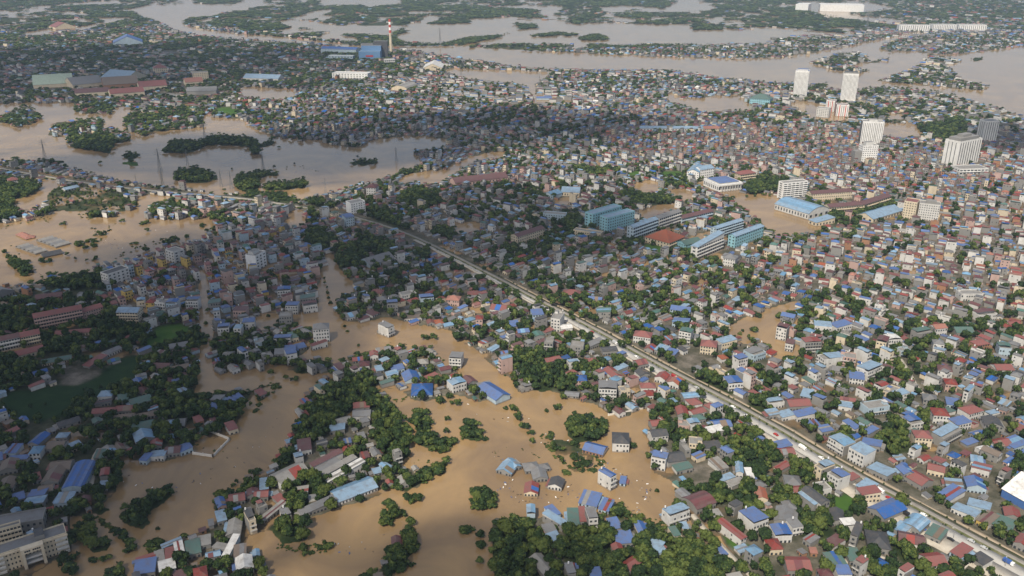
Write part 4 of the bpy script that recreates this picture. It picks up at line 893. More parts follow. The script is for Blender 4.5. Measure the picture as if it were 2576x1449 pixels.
roof_block(t, -.42, .42, -.4, .4, 5, 'G'); roof_block((t[0], t[1], t[2], t[3] + 5), -.2, .2, -.2, .2, 4, 'G', name='upper_cabin')
landmark('hotel_podium', 'low grey podium building at the foot of the grey chamfered hotel', 'podium', (2412, 440, 2484, 438), 26, 9, 'flat', 'c', 'S', 2, 8, 'band')
t = landmark('office_tower', 'grey-blue tower standing in the cloud shade by the right edge', 'tower', (2471, 356, 2504, 355), 20, 38, 'flat', 'g', 'S', 11, 6, 'bay', 'grey-blue tower')
for e, hh in (((2052, 295, 2083, 298), 20),):
    landmark('apartment_block', 'squat white apartment block left of the red-striped pair', 'apartments', e, 18, hh, 'flat', 'c', 'W', 6, 6, 'win', None)
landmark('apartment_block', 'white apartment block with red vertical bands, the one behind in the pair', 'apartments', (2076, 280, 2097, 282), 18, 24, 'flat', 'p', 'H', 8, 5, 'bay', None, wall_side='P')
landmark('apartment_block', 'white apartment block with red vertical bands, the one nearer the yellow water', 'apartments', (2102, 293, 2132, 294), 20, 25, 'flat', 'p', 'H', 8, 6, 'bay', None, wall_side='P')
landmark('sports_hall', 'teal hall with a blue roof beside the flooded pond near the river', 'hall', (1885, 262, 1935, 266), 34, 14, 'hip', 'n', 'T', 3, 9, 'win', 'teal riverside hall')
landmark('market_hall', 'long low hall with pale blue roof between trees and town', 'hall', (1610, 330, 1768, 331), 16, 6, 'gable', 'l', 'W', 1, 20, 'win', 'long pale hall')
landmark('school_building', 'low hall with orange tiled roof at the end of the long pale hall', 'school', (1772, 333, 1808, 332), 18, 7, 'gable', 'o', 'C', 2, 8, 'win')
# culture house group
landmark('office_building', 'white office wing with flat light blue roof, long side away from the pond', 'office', (1727, 451, 1757, 454), 42, 13, 'gable', 'l', 'H', 4, 5, 'win', 'white office wings')
landmark('office_building', 'white office wing with grey-blue roof, broad side facing the pond', 'office', (1762, 452, 1795, 447), 18, 16, 'gable', 'l', 'H', 4, 7, 'win')
t = landmark('theatre', 'white theatre with blue hipped roof and columned front by the pond', 'theatre', (1806, 484, 1866, 477), 40, 11, 'flat', 'w', 'H', 1, 9, 'band', 'white theatre')
b = MB(); bw_, bd_ = t[1] * .8, t[2] * .85
roof_sheet(b, 'hip', bw_, bd_, 13.2, RM['b'], rise=4); b.box(-bw_ / 2, bw_ / 2, -bd_ / 2, bd_ / 2, 11.1, 13.1, WM['W']); link('blue_roof', b.mesh('blue_roof'), t[0])
q = MB(); q.box(-.5, .5, -.5, .5, -1, 9.6, WM['W']); me_ = q.mesh('column')
for j in range(8): link('column', me_, t[0], ((j - 3.5) * t[1] / 9, -t[2] / 2 - 3, 0))
q = MB(); q.box(-t[1] * .45, t[1] * .45, -t[2] / 2 - 3.8, -t[2] / 2 - .06, 9.62, 11.2, WM['W']); link('portico', q.mesh('portico'), t[0])
landmark('school_building', 'cream three-storey school with red roof, right of the white theatre', 'school', (1862, 458, 1900, 453), 15, 12, 'hip', 'r', 'C', 3, 9, 'band', 'cream school')
t = landmark('office_building', 'white nine-storey office with horizontal window bands beside the yellow pond', 'office', (1967, 504, 2027, 498), 13, 25, 'flat', 'c', 'H', 8, 6, 'band', 'white banded office', side_bays=1)
landmark('sports_hall', 'gym hall with a bright light blue arched roof on the yellow pond', 'hall', (2032, 554, 2084, 541), 58, 9, 'vault', 'l', 'W', 1, 4, 'win', 'arched blue gym', axis='y', side_bays=12)
landmark('sports_hall_annex', 'cream annex with flat blue roof in front of the arched gym', 'annex', (2052, 571, 2099, 563), 14, 6, 'tin', 'l', 'C', 1, 6, 'win')
landmark('school_building', 'long cream three-storey school with dark red roof behind the arched gym', 'school', (2040, 508, 2142, 501), 14, 12, 'gable', 'p', 'C', 3, 22, 'win', 'long cream school')
landmark('school_building', 'long low cream school with brown roof beside the wooded bank', 'school', (2085, 537, 2170, 530), 14, 9, 'gable', 'p', 'C', 2, 20, 'band')
landmark('school_building', 'bent end wing of the long low cream school, lower brown roof', 'school', (2172, 530, 2240, 508), 13, 9, 'gable', 'p', 'C', 2, 14, 'band')
t = landmark('apartment_block', 'cream seven-storey block with red roof edge, left of the paired cream blocks', 'apartments', (2268, 549, 2300, 554), 20, 24, 'flat', 'r', 'C', 7, 5, 'win', 'paired cream blocks')
t = landmark('apartment_block', 'cream seven-storey block with grey roof cabin, right of the paired cream blocks', 'apartments', (2306, 553, 2358, 559), 18, 23, 'flat', 'c', 'W', 7, 9, 'win')
roof_block(t, -.2, .3, -.3, .3, 4, 'G', 'c')
landmark('market_hall', 'broad market hall with pale blue roof below the paired cream blocks', 'hall', (2195, 562, 2268, 540), 26, 6, 'gable', 'l', 'C', 1, 10, 'win', 'broad market hall')
# school district in the middle
landmark('apartment_block', 'teal five-storey hostel, the front one of two parallel rows', 'apartments', (1527, 585, 1595, 566), 14, 19, 'flat', 'l', 'T', 5, 12, 'win', 'teal hostels')
landmark('apartment_block', 'teal five-storey hostel, the rear one of two parallel rows', 'apartments', (1490, 575, 1562, 553), 14, 19, 'flat', 'l', 'T', 5, 12, 'win')
landmark('school_building', 'grey-white four-storey school with light blue roof right of the teal hostels', 'school', (1592, 605, 1654, 582), 10, 17, 'gable', 'l', 'B', 4, 12, 'band', 'blue-roofed school row')
landmark('school_building', 'white four-storey school with grey-green roof continuing the row to the right', 'school', (1657, 581, 1712, 562), 11, 17, 'gable', 'g', 'W', 4, 11, 'band')
landmark('school_building', 'low school with maroon roof and blue front at the far end of the row', 'school', (1715, 564, 1793, 545), 12, 8, 'gable', 'p', 'B', 2, 16, 'band')
landmark('college_building', 'square college with a broad orange-red tiled roof beside green lawns', 'college', (1683, 627, 1722, 610), 36, 8, 'hip', 'o', 'C', 2, 8, 'band', 'orange-roofed college')
landmark('school_building', 'low teal wing next to the orange-roofed college', 'school', (1724, 628, 1765, 618), 16, 6, 'gable', 'n', 'T', 2, 7, 'win')
landmark('school_building', 'pale blue four-storey school with light blue roof by the dark pond trees', 'school', (1800, 602, 1868, 580), 9, 14, 'gable', 'l', 'B', 4, 13, 'band', 'pale blue school')
landmark('school_building', 'teal four-storey school with light blue roof nearest to the yellow pond', 'school', (1847, 626, 1918, 599), 10, 16, 'gable', 'l', 'T', 4, 13, 'win', 'teal school')
landmark('school_building', 'white-blue four-storey school with light blue tin roofs, in front of the orange-roofed college', 'school', (1752, 656, 1818, 628), 9, 17, 'tin', 'l', 'W', 4, 12, 'band', 'white-blue school')
landmark('villa', 'white three-storey house with grey hipped roof right of the white-blue school', 'house', (1817, 670, 1847, 675), 13, 11, 'hip', 'g', 'W', 3, 5, 'win')
landmark('school_building', 'cream two-storey school with dark red roof among the shaded houses', 'school', (1302, 617, 1370, 595), 12, 11, 'gable', 'p', 'C', 3, 13, 'win', 'shaded cream school')
landmark('school_building', 'bent cream building left of the teal hostels', 'school', (1442, 592, 1510, 602), 10, 7, 'flat', 'c', 'C', 2, 12, 'win')
landmark('school_building', 'pale green three-storey building with white end wing in the shaded town', 'school', (1366, 554, 1422, 558), 12, 9, 'flat', 'c', 'B', 3, 9, 'win')
landmark('assembly_hall', 'hall with plain blue roof beside brown flood water', 'hall', (1412, 494, 1457, 496), 24, 7, 'gable', 'l', 'C', 1, 7, 'win', 'plain blue hall')
landmark('assembly_hall', 'smaller blue-roofed hall left of the plain blue hall', 'hall', (1366, 496, 1390, 502), 22, 6, 'gable', 'l', 'B', 1, 5, 'win')
landmark('factory_shed', 'long maroon-roofed shed at the edge of the grey lake', 'shed', (1146, 470, 1278, 455), 26, 6, 'gable', 'p', 'P', 1, 16, 'win', 'maroon lakeside shed')
t = landmark('warehouse', 'grey-blue arched warehouse with bright blue gable end among trees', 'warehouse', (906, 656, 932, 677), 56, 6, 'vault', 'g', 'b_wall', 1, 3, 'win', 'arched grey warehouse', axis='y', side_bays=0) if 'b_wall' in MATS else landmark('warehouse', 'grey-blue arched warehouse among trees by the flooded channel', 'warehouse', (932, 677, 994, 659), 24, 5, 'gable', 'g', 'B', 1, 10, 'win', 'arched grey warehouse')
t = landmark('apartment_house', 'white five-storey house standing out beside the railway trees', 'house', (884, 541, 920, 534), 15, 16, 'flat', 'c', 'H', 5, 6, 'win', 'white railway house')
landmark('apartment_house', 'light blue four-storey house with blue roof beside the railway', 'house', (872, 573, 893, 569), 13, 14, 'tin', 'b', 'B', 4, 4, 'win')
landmark('apartment_house', 'white house with steep maroon roof on the lake shore', 'house', (922, 496, 946, 497), 17, 15, 'hip', 'p', 'W', 4, 4, 'win', 'maroon-roofed shore house')
t = landmark('apartment_house', 'tall white tower house above red roofs, left of the wooded channel', 'house', (647, 683, 672, 669), 14, 18, 'flat', 'c', 'H', 5, 3, 'win', 'white tower house')
roof_block(t, -.3, .3, -.1, .4, 4, 'W')
landmark('apartment_house', 'narrow white house at the top edge of the dark narrow-house town', 'house', (420, 657, 441, 664), 14, 14, 'flat', 'c', 'W', 4, 3, 'win', 'narrow edge house')
landmark('apartment_house', 'white house with dark flat roof on the flooded field shore', 'house', (258, 716, 276, 722), 26, 14, 'flat', 'd', 'W', 4, 3, 'win', 'dark-roofed shore house')
# flooded fields on the left
for k, (e, d_) in enumerate((((40, 592, 66, 604), 11), ((60, 602, 85, 600), 9))):
    landmark('temple_hall', ('bright red hipped roof rising from the yellow flood, larger of two', 'bright red hipped roof rising from the yellow flood, smaller of two')[k], 'temple', e, d_, 1.2, 'hip', 'o', 'C', 1, 3, 'none', 'red flooded roofs' if k == 0 else None)
for k, (e, lab) in enumerate((((90, 642, 118, 634), 'pale corrugated shed standing in yellow flood water, left of two ridged sheds'), ((141, 625, 177, 615), 'pale corrugated shed standing in yellow flood water, right of two ridged sheds'))):
    A, B, u, nv, w_ = front(*e); d_ = 46
    c_ = (A + B) / 2 + nv * d_ / 2
    root = tag(empty('farm_shed', c_[0], c_[1], 0, math.atan2(u[1], u[0])), lab, 'shed', 'ridged sheds in the yellow flood')
    q = MB(); q.box(-w_ / 2, w_ / 2, -d_ / 2, d_ / 2, -2, 2, WM['G']); link('wall', q.mesh('wall'), root)
    for j in range(5):
        q = MB(); y0 = -d_ / 2 + j * d_ / 5; y1 = y0 + d_ / 5 - .3
        q.sheet((-w_ / 2 - .5, y0, 2.1), (w_ / 2 + .5, y0, 2.1), (w_ / 2 + .5, (y0 + y1) / 2, 4), (-w_ / 2 - .5, (y0 + y1) / 2, 4), .12, RM['g' if j % 2 else 'c'])
        q.sheet((-w_ / 2 - .5, (y0 + y1) / 2, 4), (w_ / 2 + .5, (y0 + y1) / 2, 4), (w_ / 2 + .5, y1, 2.1), (-w_ / 2 - .5, y1, 2.1), .12, RM['c'])
        link('ridge_roof', q.mesh('ridge_roof'), root)
    if k == 0: ANCH.append(('ridged sheds', c_[0], c_[1]))
landmark('farm_shed', 'dark low shed roof in front of the two ridged sheds', 'shed', (110, 650, 158, 640), 14, 2, 'gable', 'd', 'G', 1, 6, 'none')
landmark('villa', 'white villa with red roofs on the wooded bank at the left edge', 'house', (25, 466, 50, 462), 14, 7, 'hip', 'r', 'W', 2, 4, 'win')
landmark('farm_house', 'white house with light blue roof on the near side of the railway', 'house', (165, 484, 200, 476), 11, 4, 'gable', 'l', 'W', 1, 5, 'win')
# left edge school and barracks
landmark('school_building', 'long four-storey grey school with red-brown tiled roof and open galleries', 'school', (92, 832, 212, 808), 12, 13.5, 'gable', 'r', 'P', 4, 18, 'band', 'long red-roofed school', side_bays=2)
landmark('school_building', 'low red-roofed wing at the right end of the long grey school', 'school', (214, 806, 262, 792), 11, 9, 'gable', 'r', 'P', 3, 8, 'win')
landmark('school_building', 'white and orange three-storey school with dark red roof at the left edge', 'school', (-8, 888, 55, 874), 11, 11, 'gable', 'p', 'W', 3, 9, 'band', 'white-orange school')
landmark('school_building', 'cream three-storey school with red hipped roof and white columns', 'school', (58, 874, 105, 864), 12, 10.5, 'gable', 'r', 'C', 3, 8, 'band')
landmark('assembly_hall', 'low cream hall with bright red roof in front of the columned cream school', 'hall', (46, 908, 113, 891), 12, 5, 'gable', 'r', 'C', 1, 6, 'win')
landmark('barracks', 'long low building with orange-red roof among trees', 'building', (140, 851, 246, 843), 9, 4, 'gable', 'r', 'C', 1, 14, 'win')
landmark('barracks', 'long low building with green roof beside the dark green pond', 'building', (107, 924, 181, 911), 9, 3.5, 'gable', 'n', 'C', 1, 12, 'win', 'green-roofed barracks')
landmark('grandstand', 'small red-roofed grandstand on the bank of the dark green pond', 'stand', (226, 930, 272, 906), 8, 3, 'tin', 'r', 'G', 1, 8, 'none')
landmark('grandstand', 'small grey-roofed stand with white front by the dark green pond', 'stand', (270, 902, 308, 886), 8, 4, 'gable', 'g', 'W', 1, 6, 'win')
landmark('apartment_house', 'pale yellow four-storey house with light blue roof beside the long school trees', 'house', (298, 813, 350, 814), 13, 12, 'gable', 'l', 'C', 4, 8, 'band', 'pale yellow house')
landmark('school_building', 'dark brick building with grey-red roof among trees at the left', 'school', (92, 768, 158, 760), 12, 7, 'gable', 'p', 'K', 2, 8, 'win')
landmark('warehouse', 'big grey roof with a bright edge at the left edge of the town', 'warehouse', (-20, 768, 40, 745), 40, 7, 'gable', 'g', 'G', 1, 8, 'win')
# the big building at the lower left
t = landmark('college_building', 'large cream four-storey building with white balconies and a portal frame at the lower left', 'college', (-26, 1456, 178, 1387), 11, 13.5, 'flat', 'g', 'C', 4, 22, 'win', 'cream portal building', side_bays=2)
w_, d_, h_ = t[1:]
bx = {k: (-w_ / 2 + w_ * k) for k in (.07, .3, .52, .72, .84, .98)}
for z in range(4):
    for s0, s1 in ((.0, .22), (.84, 1.0)):
        q = MB(); q.box(-w_ / 2 + s0 * w_ + .2, -w_ / 2 + s1 * w_ - .2, -d_ / 2 - 1.5, -d_ / 2 - .07, z * 3.4 + .9, z * 3.4 + 2.2, WM['W'], bottom=True); link('balcony', q.mesh('balcony'), t[0])
q = MB(); px0, px1 = -w_ / 2 + .42 * w_, -w_ / 2 + .70 * w_
q.box(px0, px0 + 1.8, -d_ / 2 - 4.5, -d_ / 2 - .07, -2, 11.5, WM['C']); q.box(px1 - 1.8, px1, -d_ / 2 - 4.5, -d_ / 2 - .07, -2, 11.5, WM['C'])
q.box(px0, px1, -d_ / 2 - 4.5, -d_ / 2 - .07, 11.51, 14.6, WM['C'], bottom=True); link('portal_frame', q.mesh('portal_frame'), t[0])
for z in (3.2, 6.6):
    q = MB(); q.box(px0 + 1.85, px1 - 1.85, -d_ / 2 - 3.4, -d_ / 2 - .07, z, z + 1.0, WM['W'], bottom=True); link('balcony', q.mesh('balcony'), t[0])
q = MB(); win_face(q, 0, 0, 0, .95, 1.2, 'y', -1); me_ = q.mesh('vent_opening')
for j in range(8):
    if j not in (3,): link('vent_opening', me_, t[0], (px0 + 2.3 + j * (px1 - px0 - 4.6) / 7, -d_ / 2 - 4.5, 12.4))
q = MB(); q.box(-w_ / 2 - .4, w_ / 2 + .4, -d_ / 2 - 1.0, -d_ / 2 - .08, 12.6, 13.6, WM['C'], bottom=True); link('cornice', q.mesh('cornice'), t[0])
roof_block(t, .12, .24, -.3, .5, 3.2, 'G', 'd', 'stair_cabin')
t = landmark('college_building', 'grey-roofed rear wing standing behind the cream portal building', 'college', (-30, 1388, 62, 1362), 4, 13, 'flat', 'g', 'C', 4, 10, 'band')
landmark('college_hall', 'broad hall with pale grey roof behind the cream portal building', 'hall', (-40, 1362, 114, 1334), 13, 8, 'flat', 'g', 'G', 2, 10, 'win', None)
landmark('storage_hall', 'long flooded hall with a bright light blue roof on the main water', 'hall', (852, 1275, 950, 1237), 15, 4, 'gable', 'l', 'W', 1, 12, 'win', 'long blue hall')
landmark('storage_hall', 'strong blue flooded hall at the near end of a long shed row', 'hall', (1247, 1020, 1283, 1006), 26, 5, 'gable', 'b', 'B', 1, 4, 'none', 'blue flooded hall')
surf('wall_steel_blue', (.10, .20, .36), 0.6, 0.05, 0.3)
surf('wall_strong_blue', (.055, .13, .33), 0.6, 0.05, 0.3)
landmark('warehouse', 'large warehouse with brilliant white roof and blue walls at the right edge', 'warehouse', (2516, 1252, 2660, 1335), 36, 7.5, 'gable', 'x', 'wall_strong_blue', 1, 10, 'none', 'white-roofed warehouse', axis='x')
# power plant and far industry
t = landmark('power_plant', 'blue power station boiler house beside the striped chimney', 'power station', (903, 151, 957, 151), 45, 26, 'flat', 'l', 'wall_steel_blue', 3, 8, 'none', 'power station')
b = MB(); b.box(-t[1] * .42, t[1] * .5, t[2] * .05, t[2] * .5, 26.1, 42, 'wall_steel_blue', top=RM['g']); link('boiler_tower', b.mesh('boiler_tower'), t[0])
b = MB(); b.box(t[1] * .12, t[1] * .5 + 18, t[2] * .52, t[2] * .9, -1, 54, RM['d'], top=RM['g']); link('filter_tower', b.mesh('filter_tower'), t[0])
b = MB(); b.box(-t[1] * .45, t[1] * .1, t[2] * .52, t[2] * .9, -1, 47, RM['g'], top=RM['d']); link('filter_tower', b.mesh('filter_tower'), t[0])
q = MB(); q.box(-12, 12, -t[2] / 2 - .5, -t[2] / 2 - .05, 10, 15, 'car_paint_red'); link('sign_board', q.mesh('sign_board'), t[0])
cx, cy = G(984, 131)
root = tag(empty('chimney', cx, cy), 'tall power station chimney with red and white bands at its top', 'chimney')
q = MB(); q.cyl(0, 0, -1, 64, 5.2, 4.2, WM['C'], 16, False); link('shaft', q.mesh('shaft'), root)
for k in range(5):
    q = MB(); q.cyl(0, 0, 64.01 + k * 9, 73 + k * 9, 4.25 - k * .1, 4.15 - k * .1, 'chimney_white' if k % 2 else 'chimney_red', 16, k == 4); link('band', q.mesh('band'), root)
ANCH.append(('striped chimney', cx, cy))
landmark('conveyor_shed', 'long dark blue coal shed left of the power station', 'shed', (808, 134, 896, 137), 40, 15, 'vault', 'b', 'B', 1, 8, 'none')
landmark('turbine_hall', 'pale low hall in front of the long dark coal shed', 'hall', (826, 151, 888, 152), 24, 13, 'flat', 'w', 'B', 2, 8, 'win')
landmark('office_building', 'white arched gate building right of the power station', 'office', (968, 163, 994, 162), 16, 15, 'flat', 'w', 'W', 2, 5, 'band')
landmark('factory', 'irregular bright white factory block in the shaded town', 'factory', (836, 197, 925, 199), 34, 14, 'flat', 'w', 'H', 3, 12, 'win', 'white factory')
landmark('warehouse', 'flat cream-white warehouse roof standing in the river flood', 'warehouse', (1064, 178, 1112, 178), 90, 8, 'gable', 'w', 'C', 1, 8, 'none', 'cream flood warehouse')
landmark('warehouse', 'pale curved warehouse roof in the dark town, left of the river bay', 'warehouse', (985, 228, 1024, 230), 70, 7, 'vault', 'c', 'C', 1, 8, 'none')
for e, d_, r_, wl2, lab in (((85, 224, 185, 218), 90, 'm', 'C', 'wide pale green factory roof at the left lake shore'), ((185, 224, 262, 216), 70, 'g', 'C', 'wide grey factory roof beside the pale green one'), ((262, 224, 350, 218), 70, 't', 'K', 'long brown factory roof in the middle of the yard'),
                            ((352, 229, 422, 224), 50, 'r', 'C', 'red factory roof with a stripe of white dots along its foot'), ((280, 247, 365, 240), 42, 'r', 'C', 'red factory roof nearest to the grey lake'), ((190, 245, 275, 240), 36, 'p', 'C', 'maroon factory roof row on the lake side'),
                            ((318, 209, 372, 199), 90, 'l', 'C', 'striped cream and blue shed at the top of the factory yard'), ((470, 240, 545, 238), 36, 'g', 'G', 'long grey shed right of the factory yard'), ((468, 217, 512, 214), 40, 'o', 'C', 'small orange factory roof among trees'),
                            ((285, 116, 360, 113), 110, 'b', 'B', 'big dark blue factory roof in the far town'), ((612, 205, 700, 208), 40, 'l', 'W', 'light blue factory roof with white front in the far town'), ((140, 75, 190, 72), 90, 'r', 'C', 'faint red roof by the small far pond')):
    landmark('factory_shed', lab, 'factory', e, d_, 10, 'gable', r_, wl2, 1, 12, 'none')
landmark('office_building', 'cream office block with flat roof behind the factory yard', 'office', (487, 205, 526, 203), 30, 22, 'flat', 'c', 'C', 5, 7, 'win')
landmark('office_building', 'cream building with red turret roof in the far town', 'office', (388, 186, 422, 184), 30, 16, 'hip', 'r', 'C', 3, 7, 'win')
for e, lab in (((2261, 78, 2337, 79), 'left'), ((2345, 77, 2405, 77), 'middle'), ((2410, 77, 2480, 78), 'right')):
    landmark('dormitory', f'long white dormitory block on the far shore, the {lab} one of the row', 'dormitory', e, 40, 24, 'flat', 'c', 'H', 6, 14, 'bay', None, group='white dormitories on the far shore')
for e, lab in (((2000, 28, 2032, 29), 'short'), ((2062, 29, 2172, 31), 'long')):
    landmark('factory', f'very far {lab} white factory block near the top of the view', 'factory', e, 120, 36, 'flat', 'x', 'H', 4, 12, 'none', None)
landmark('pumping_hall', 'narrow hall with blue-grey roof standing in the river bay water', 'hall', (1350, 252, 1388, 252), 14, 5, 'gable', 'b', 'B', 1, 6, 'none')
surf('boundary_plaster', (.62, .58, .52), .8, .05, .4)
def fence_wall(name, label, pts, h=2.0, t=.5, mt='boundary_plaster'):
    root = tag(empty(name, *G(*pts[0])), label, 'wall')
    for a_, b_ in zip(pts[:-1], pts[1:]):
        A, B = Vector((*G(*a_), 0)), Vector((*G(*b_), 0)); O = root.location
        q = MB(); L = (B - A).length
        q.box(0, L, -t / 2, t / 2, -1.5, h, mt); o = link('wall_panel', q.mesh('wall_panel'), root); o.location = A - O; o.rotation_euler = (0, 0, math.atan2(B.y - A.y, B.x - A.x))
        npost = max(2, int(L / 8))
        for k in range(npost + 1):
            q2 = MB(); q2.box(-.4, .4, -.4, .4, -1.5, h + .35, mt); o = link('post', q2.mesh('post'), root); o.location = A - O + (B - A) * k / npost
fence_wall('boundary_wall', 'white bent boundary wall enclosing a flooded yard', [(486, 1143), (536, 1150), (578, 1107), (524, 1086)])
fence_wall('boundary_wall', 'pale garden wall of the terraced white house on the flood', [(1530, 1046), (1590, 1036), (1640, 1022)], 1.6)
fence_wall('boundary_wall', 'grey yard wall at the lower edge beside the dirt lot', [(2400, 1455), (2440, 1420), (2500, 1432)], 1.4)

# ------------------------------------------------------------------ the rest of the town: houses in crooked blocks
PAL = {
    'R': ('flat tin gable hip', (.34, .26, .22, .18), 'rrrrrpppoggllbbbccn', 'WGCGGPGK'), 'D': ('flat tin gable hip', (.45, .25, .2, .1), 'gglcwrrbbgnprl', 'WGGGGCPB'),
    'U': ('flat tin gable hip', (.34, .34, .22, .1), 'ggdbblrrppnggpcll', 'GGWGCGGP'), 'B': ('flat tin gable hip', (.32, .38, .18, .12), 'bbblrrrggdllpncg', 'WGGWCGPG'),
    'L': ('flat tin gable hip', (.46, .24, .18, .12), 'pppprrbbgdlrgn', 'WWBGCPGY'), 'V': ('flat tin gable hip', (.15, .33, .42, .1), 'tgbrltgnpbc', 'GGWKGBC'),
    'F': ('flat tin gable hip', (.3, .3, .3, .1), 'ggdlrrbpdgng', 'GGGKCP'), 'X': ('tin gable', (.5, .5), 'rgglcdb', 'WGGK'), 'I': ('tin gable vault', (.4, .4, .2), 'gtrnlcp', 'GCW'), 'E': ('tin gable', (.5, .5), 'gblr', 'GW'), 'M': ('flat tin gable', (.4, .3, .3), 'gglcwrbp', 'WGCG')}
tree_rnd = np.random.RandomState(5)
def block_seeds(y0, y1, sp):
    out = []
    for gy_ in range(int(y0 // sp) - 1, int(y1 // sp) + 2):
        half = (gy_ * sp + sp) * .68 + 60
        for gx_ in range(int(-half // sp) - 1, int(half // sp) + 2):
            hx, hy = _hash(np.array(gx_), np.array(gy_), 41), _hash(np.array(gx_), np.array(gy_), 77)
            out.append(((gx_ + .15 + .7 * float(hx)) * sp, (gy_ + .15 + .7 * float(hy)) * sp, gx_, gy_))
    return out
def rail_angle(x, y):
    k = int(np.argmin((RP[:, 0] - x) ** 2 + (RP[:, 1] - y) ** 2))
    return math.atan2(RD[k][1], RD[k][0]), math.hypot(RP[k][0] - x, RP[k][1] - y)
def block_turn(x, y, rd_):
    """streets keep one grain over a neighbourhood and swing slowly from one to the next"""
    return (math.pi / 2 if vnoise(x / 230.0, y / 230.0, 61) > .5 else 0) + (float(vnoise(x / 340.0, y / 340.0, 62)) - .5) * (.25 if rd_ < 120 else 1.1)
for (y0, y1, sp, pu, pv, lod) in ((250, 1050, 62, 7.4, 13.4, 0), (1050, 1750, 70, 7.8, 13.8, 1), (1750, 2700, 110, 10.8, 17.5, 2), (2700, 4300, 180, 21, 34, 3), (4300, 9000, 380, 44, 70, 3)):
    seeds = block_seeds(y0, y1, sp)
    SX, SY = np.array([s[0] for s in seeds]), np.array([s[1] for s in seeds])
    for si, (sx, sy, gx_, gy_) in enumerate(seeds):
        if not (y0 - sp < sy < y1 + sp): continue
        pxs, pys = PJ(sx, sy)
        if pxs < -200 or pxs > 2780: continue
        rs = np.random.RandomState((gx_ * 7919 + gy_ * 104729) & 0x7fffffff)
        ra, rd_ = rail_angle(sx, sy)
        a = ra + block_turn(sx, sy, rd_) + rs.normal(0, .05)
        n = int(sp * 1.5 / pu) + 1
        U_, V_ = np.meshgrid(np.arange(-n, n + 1) * pu, np.arange(-n, n + 1) * pv)
        U_ = U_ + np.round(V_ / pv) * 2.7
        U_ = (U_ + rs.uniform(-1, 1, U_.shape) * pu * .1).ravel(); V_ = (V_ + rs.uniform(-1, 1, V_.shape) * pv * .14 + np.where(np.round(V_ / pv) % 2 == 0, 1.1, -1.1)).ravel()
        ca, sa = math.cos(a), math.sin(a)
        X, Y = sx + U_ * ca - V_ * sa, sy + U_ * sa + V_ * ca
        ok = (Y >= y0) & (Y < y1)
        nb = (np.abs(SX - sx) < sp * 2.6) & (np.abs(SY - sy) < sp * 2.6)
        dd = (X[:, None] - SX[nb][None]) ** 2 + (Y[:, None] - SY[nb][None]) ** 2
        own = (X - sx) ** 2 + (Y - sy) ** 2
        ok &= own <= dd.min(1) + 1e-6
        px_, py_ = PJ(X, np.maximum(Y, 1))
        ok &= (px_ > -120) & (px_ < 2700) & (py_ < 1500)
        cl = cls_world(X, np.maximum(Y, 200))
        for j in np.nonzero(ok)[0]:
            key = KEYS[cl[j]]
            if key not in PAL: continue
            hd = CP[key][0]
            if rs.rand() > hd: continue
            types, pw, roofs, walls = PAL[key]
            typ = rs.choice(types.split(), p=pw)
            f = pu / 8.2 * (.5 if pu > 40 else .68 if pu > 20 else 1)
            if typ == 'flat': w, d = rs.uniform(4.4, 6.6) * f, rs.uniform(9, 14) * f; h = 3.3 * rs.choice([1, 2, 3, 4], p=([.3, .4, .24, .06] if key in 'RUDB' else [.18, .36, .34, .12])) + .3
            elif typ == 'hip': w, d = rs.uniform(7, 8.2) * f, rs.uniform(8, 11) * f; h = 3.3 * rs.choice([1, 2, 3], p=[.35, .45, .2])
            else: w, d = rs.uniform(5.5, 8) * f, rs.uniform(8, 13.5) * f; h = rs.uniform(2.8, 4.6)
            if lod >= 2: h *= .8
            if key == 'L' and typ == 'flat' and rs.rand() < .4: h = max(h, 7)
            aa = a + rs.normal(0, .06)
            if rs.rand() < .25 and lod < 2: w, d = w * 1.15, d * .72
            if occ_rect(X[j], Y[j], w * .9, d * .9, aa, 0, test=True): continue
            # water that the photo shows stays in view: no house tall enough to hide it
            for try_ in range(3):
                tx_, ty_ = PJ(X[j], Y[j] + d * .3, h + 1)
                if KEYS[int(cls_at(tx_, ty_))] not in 'W' or lod == 3: break
                h = h - 3.2 if h > 5 else 2.6 if h > 2.6 else 0
            if h <= 0: continue
            if KEYS[int(cls_at(*PJ(X[j], Y[j] + d * .3, h + 1)))] == 'W' and lod < 3 and rs.rand() < .75: continue
            # a house needs dry-ish feet: its middle and corners must not lie in open water
            add_house(X[j], Y[j], aa, w, d, h, typ, rs.choice(list(roofs)), rs.choice(list(walls)))
            HOUSES[-1]['lod'] = lod
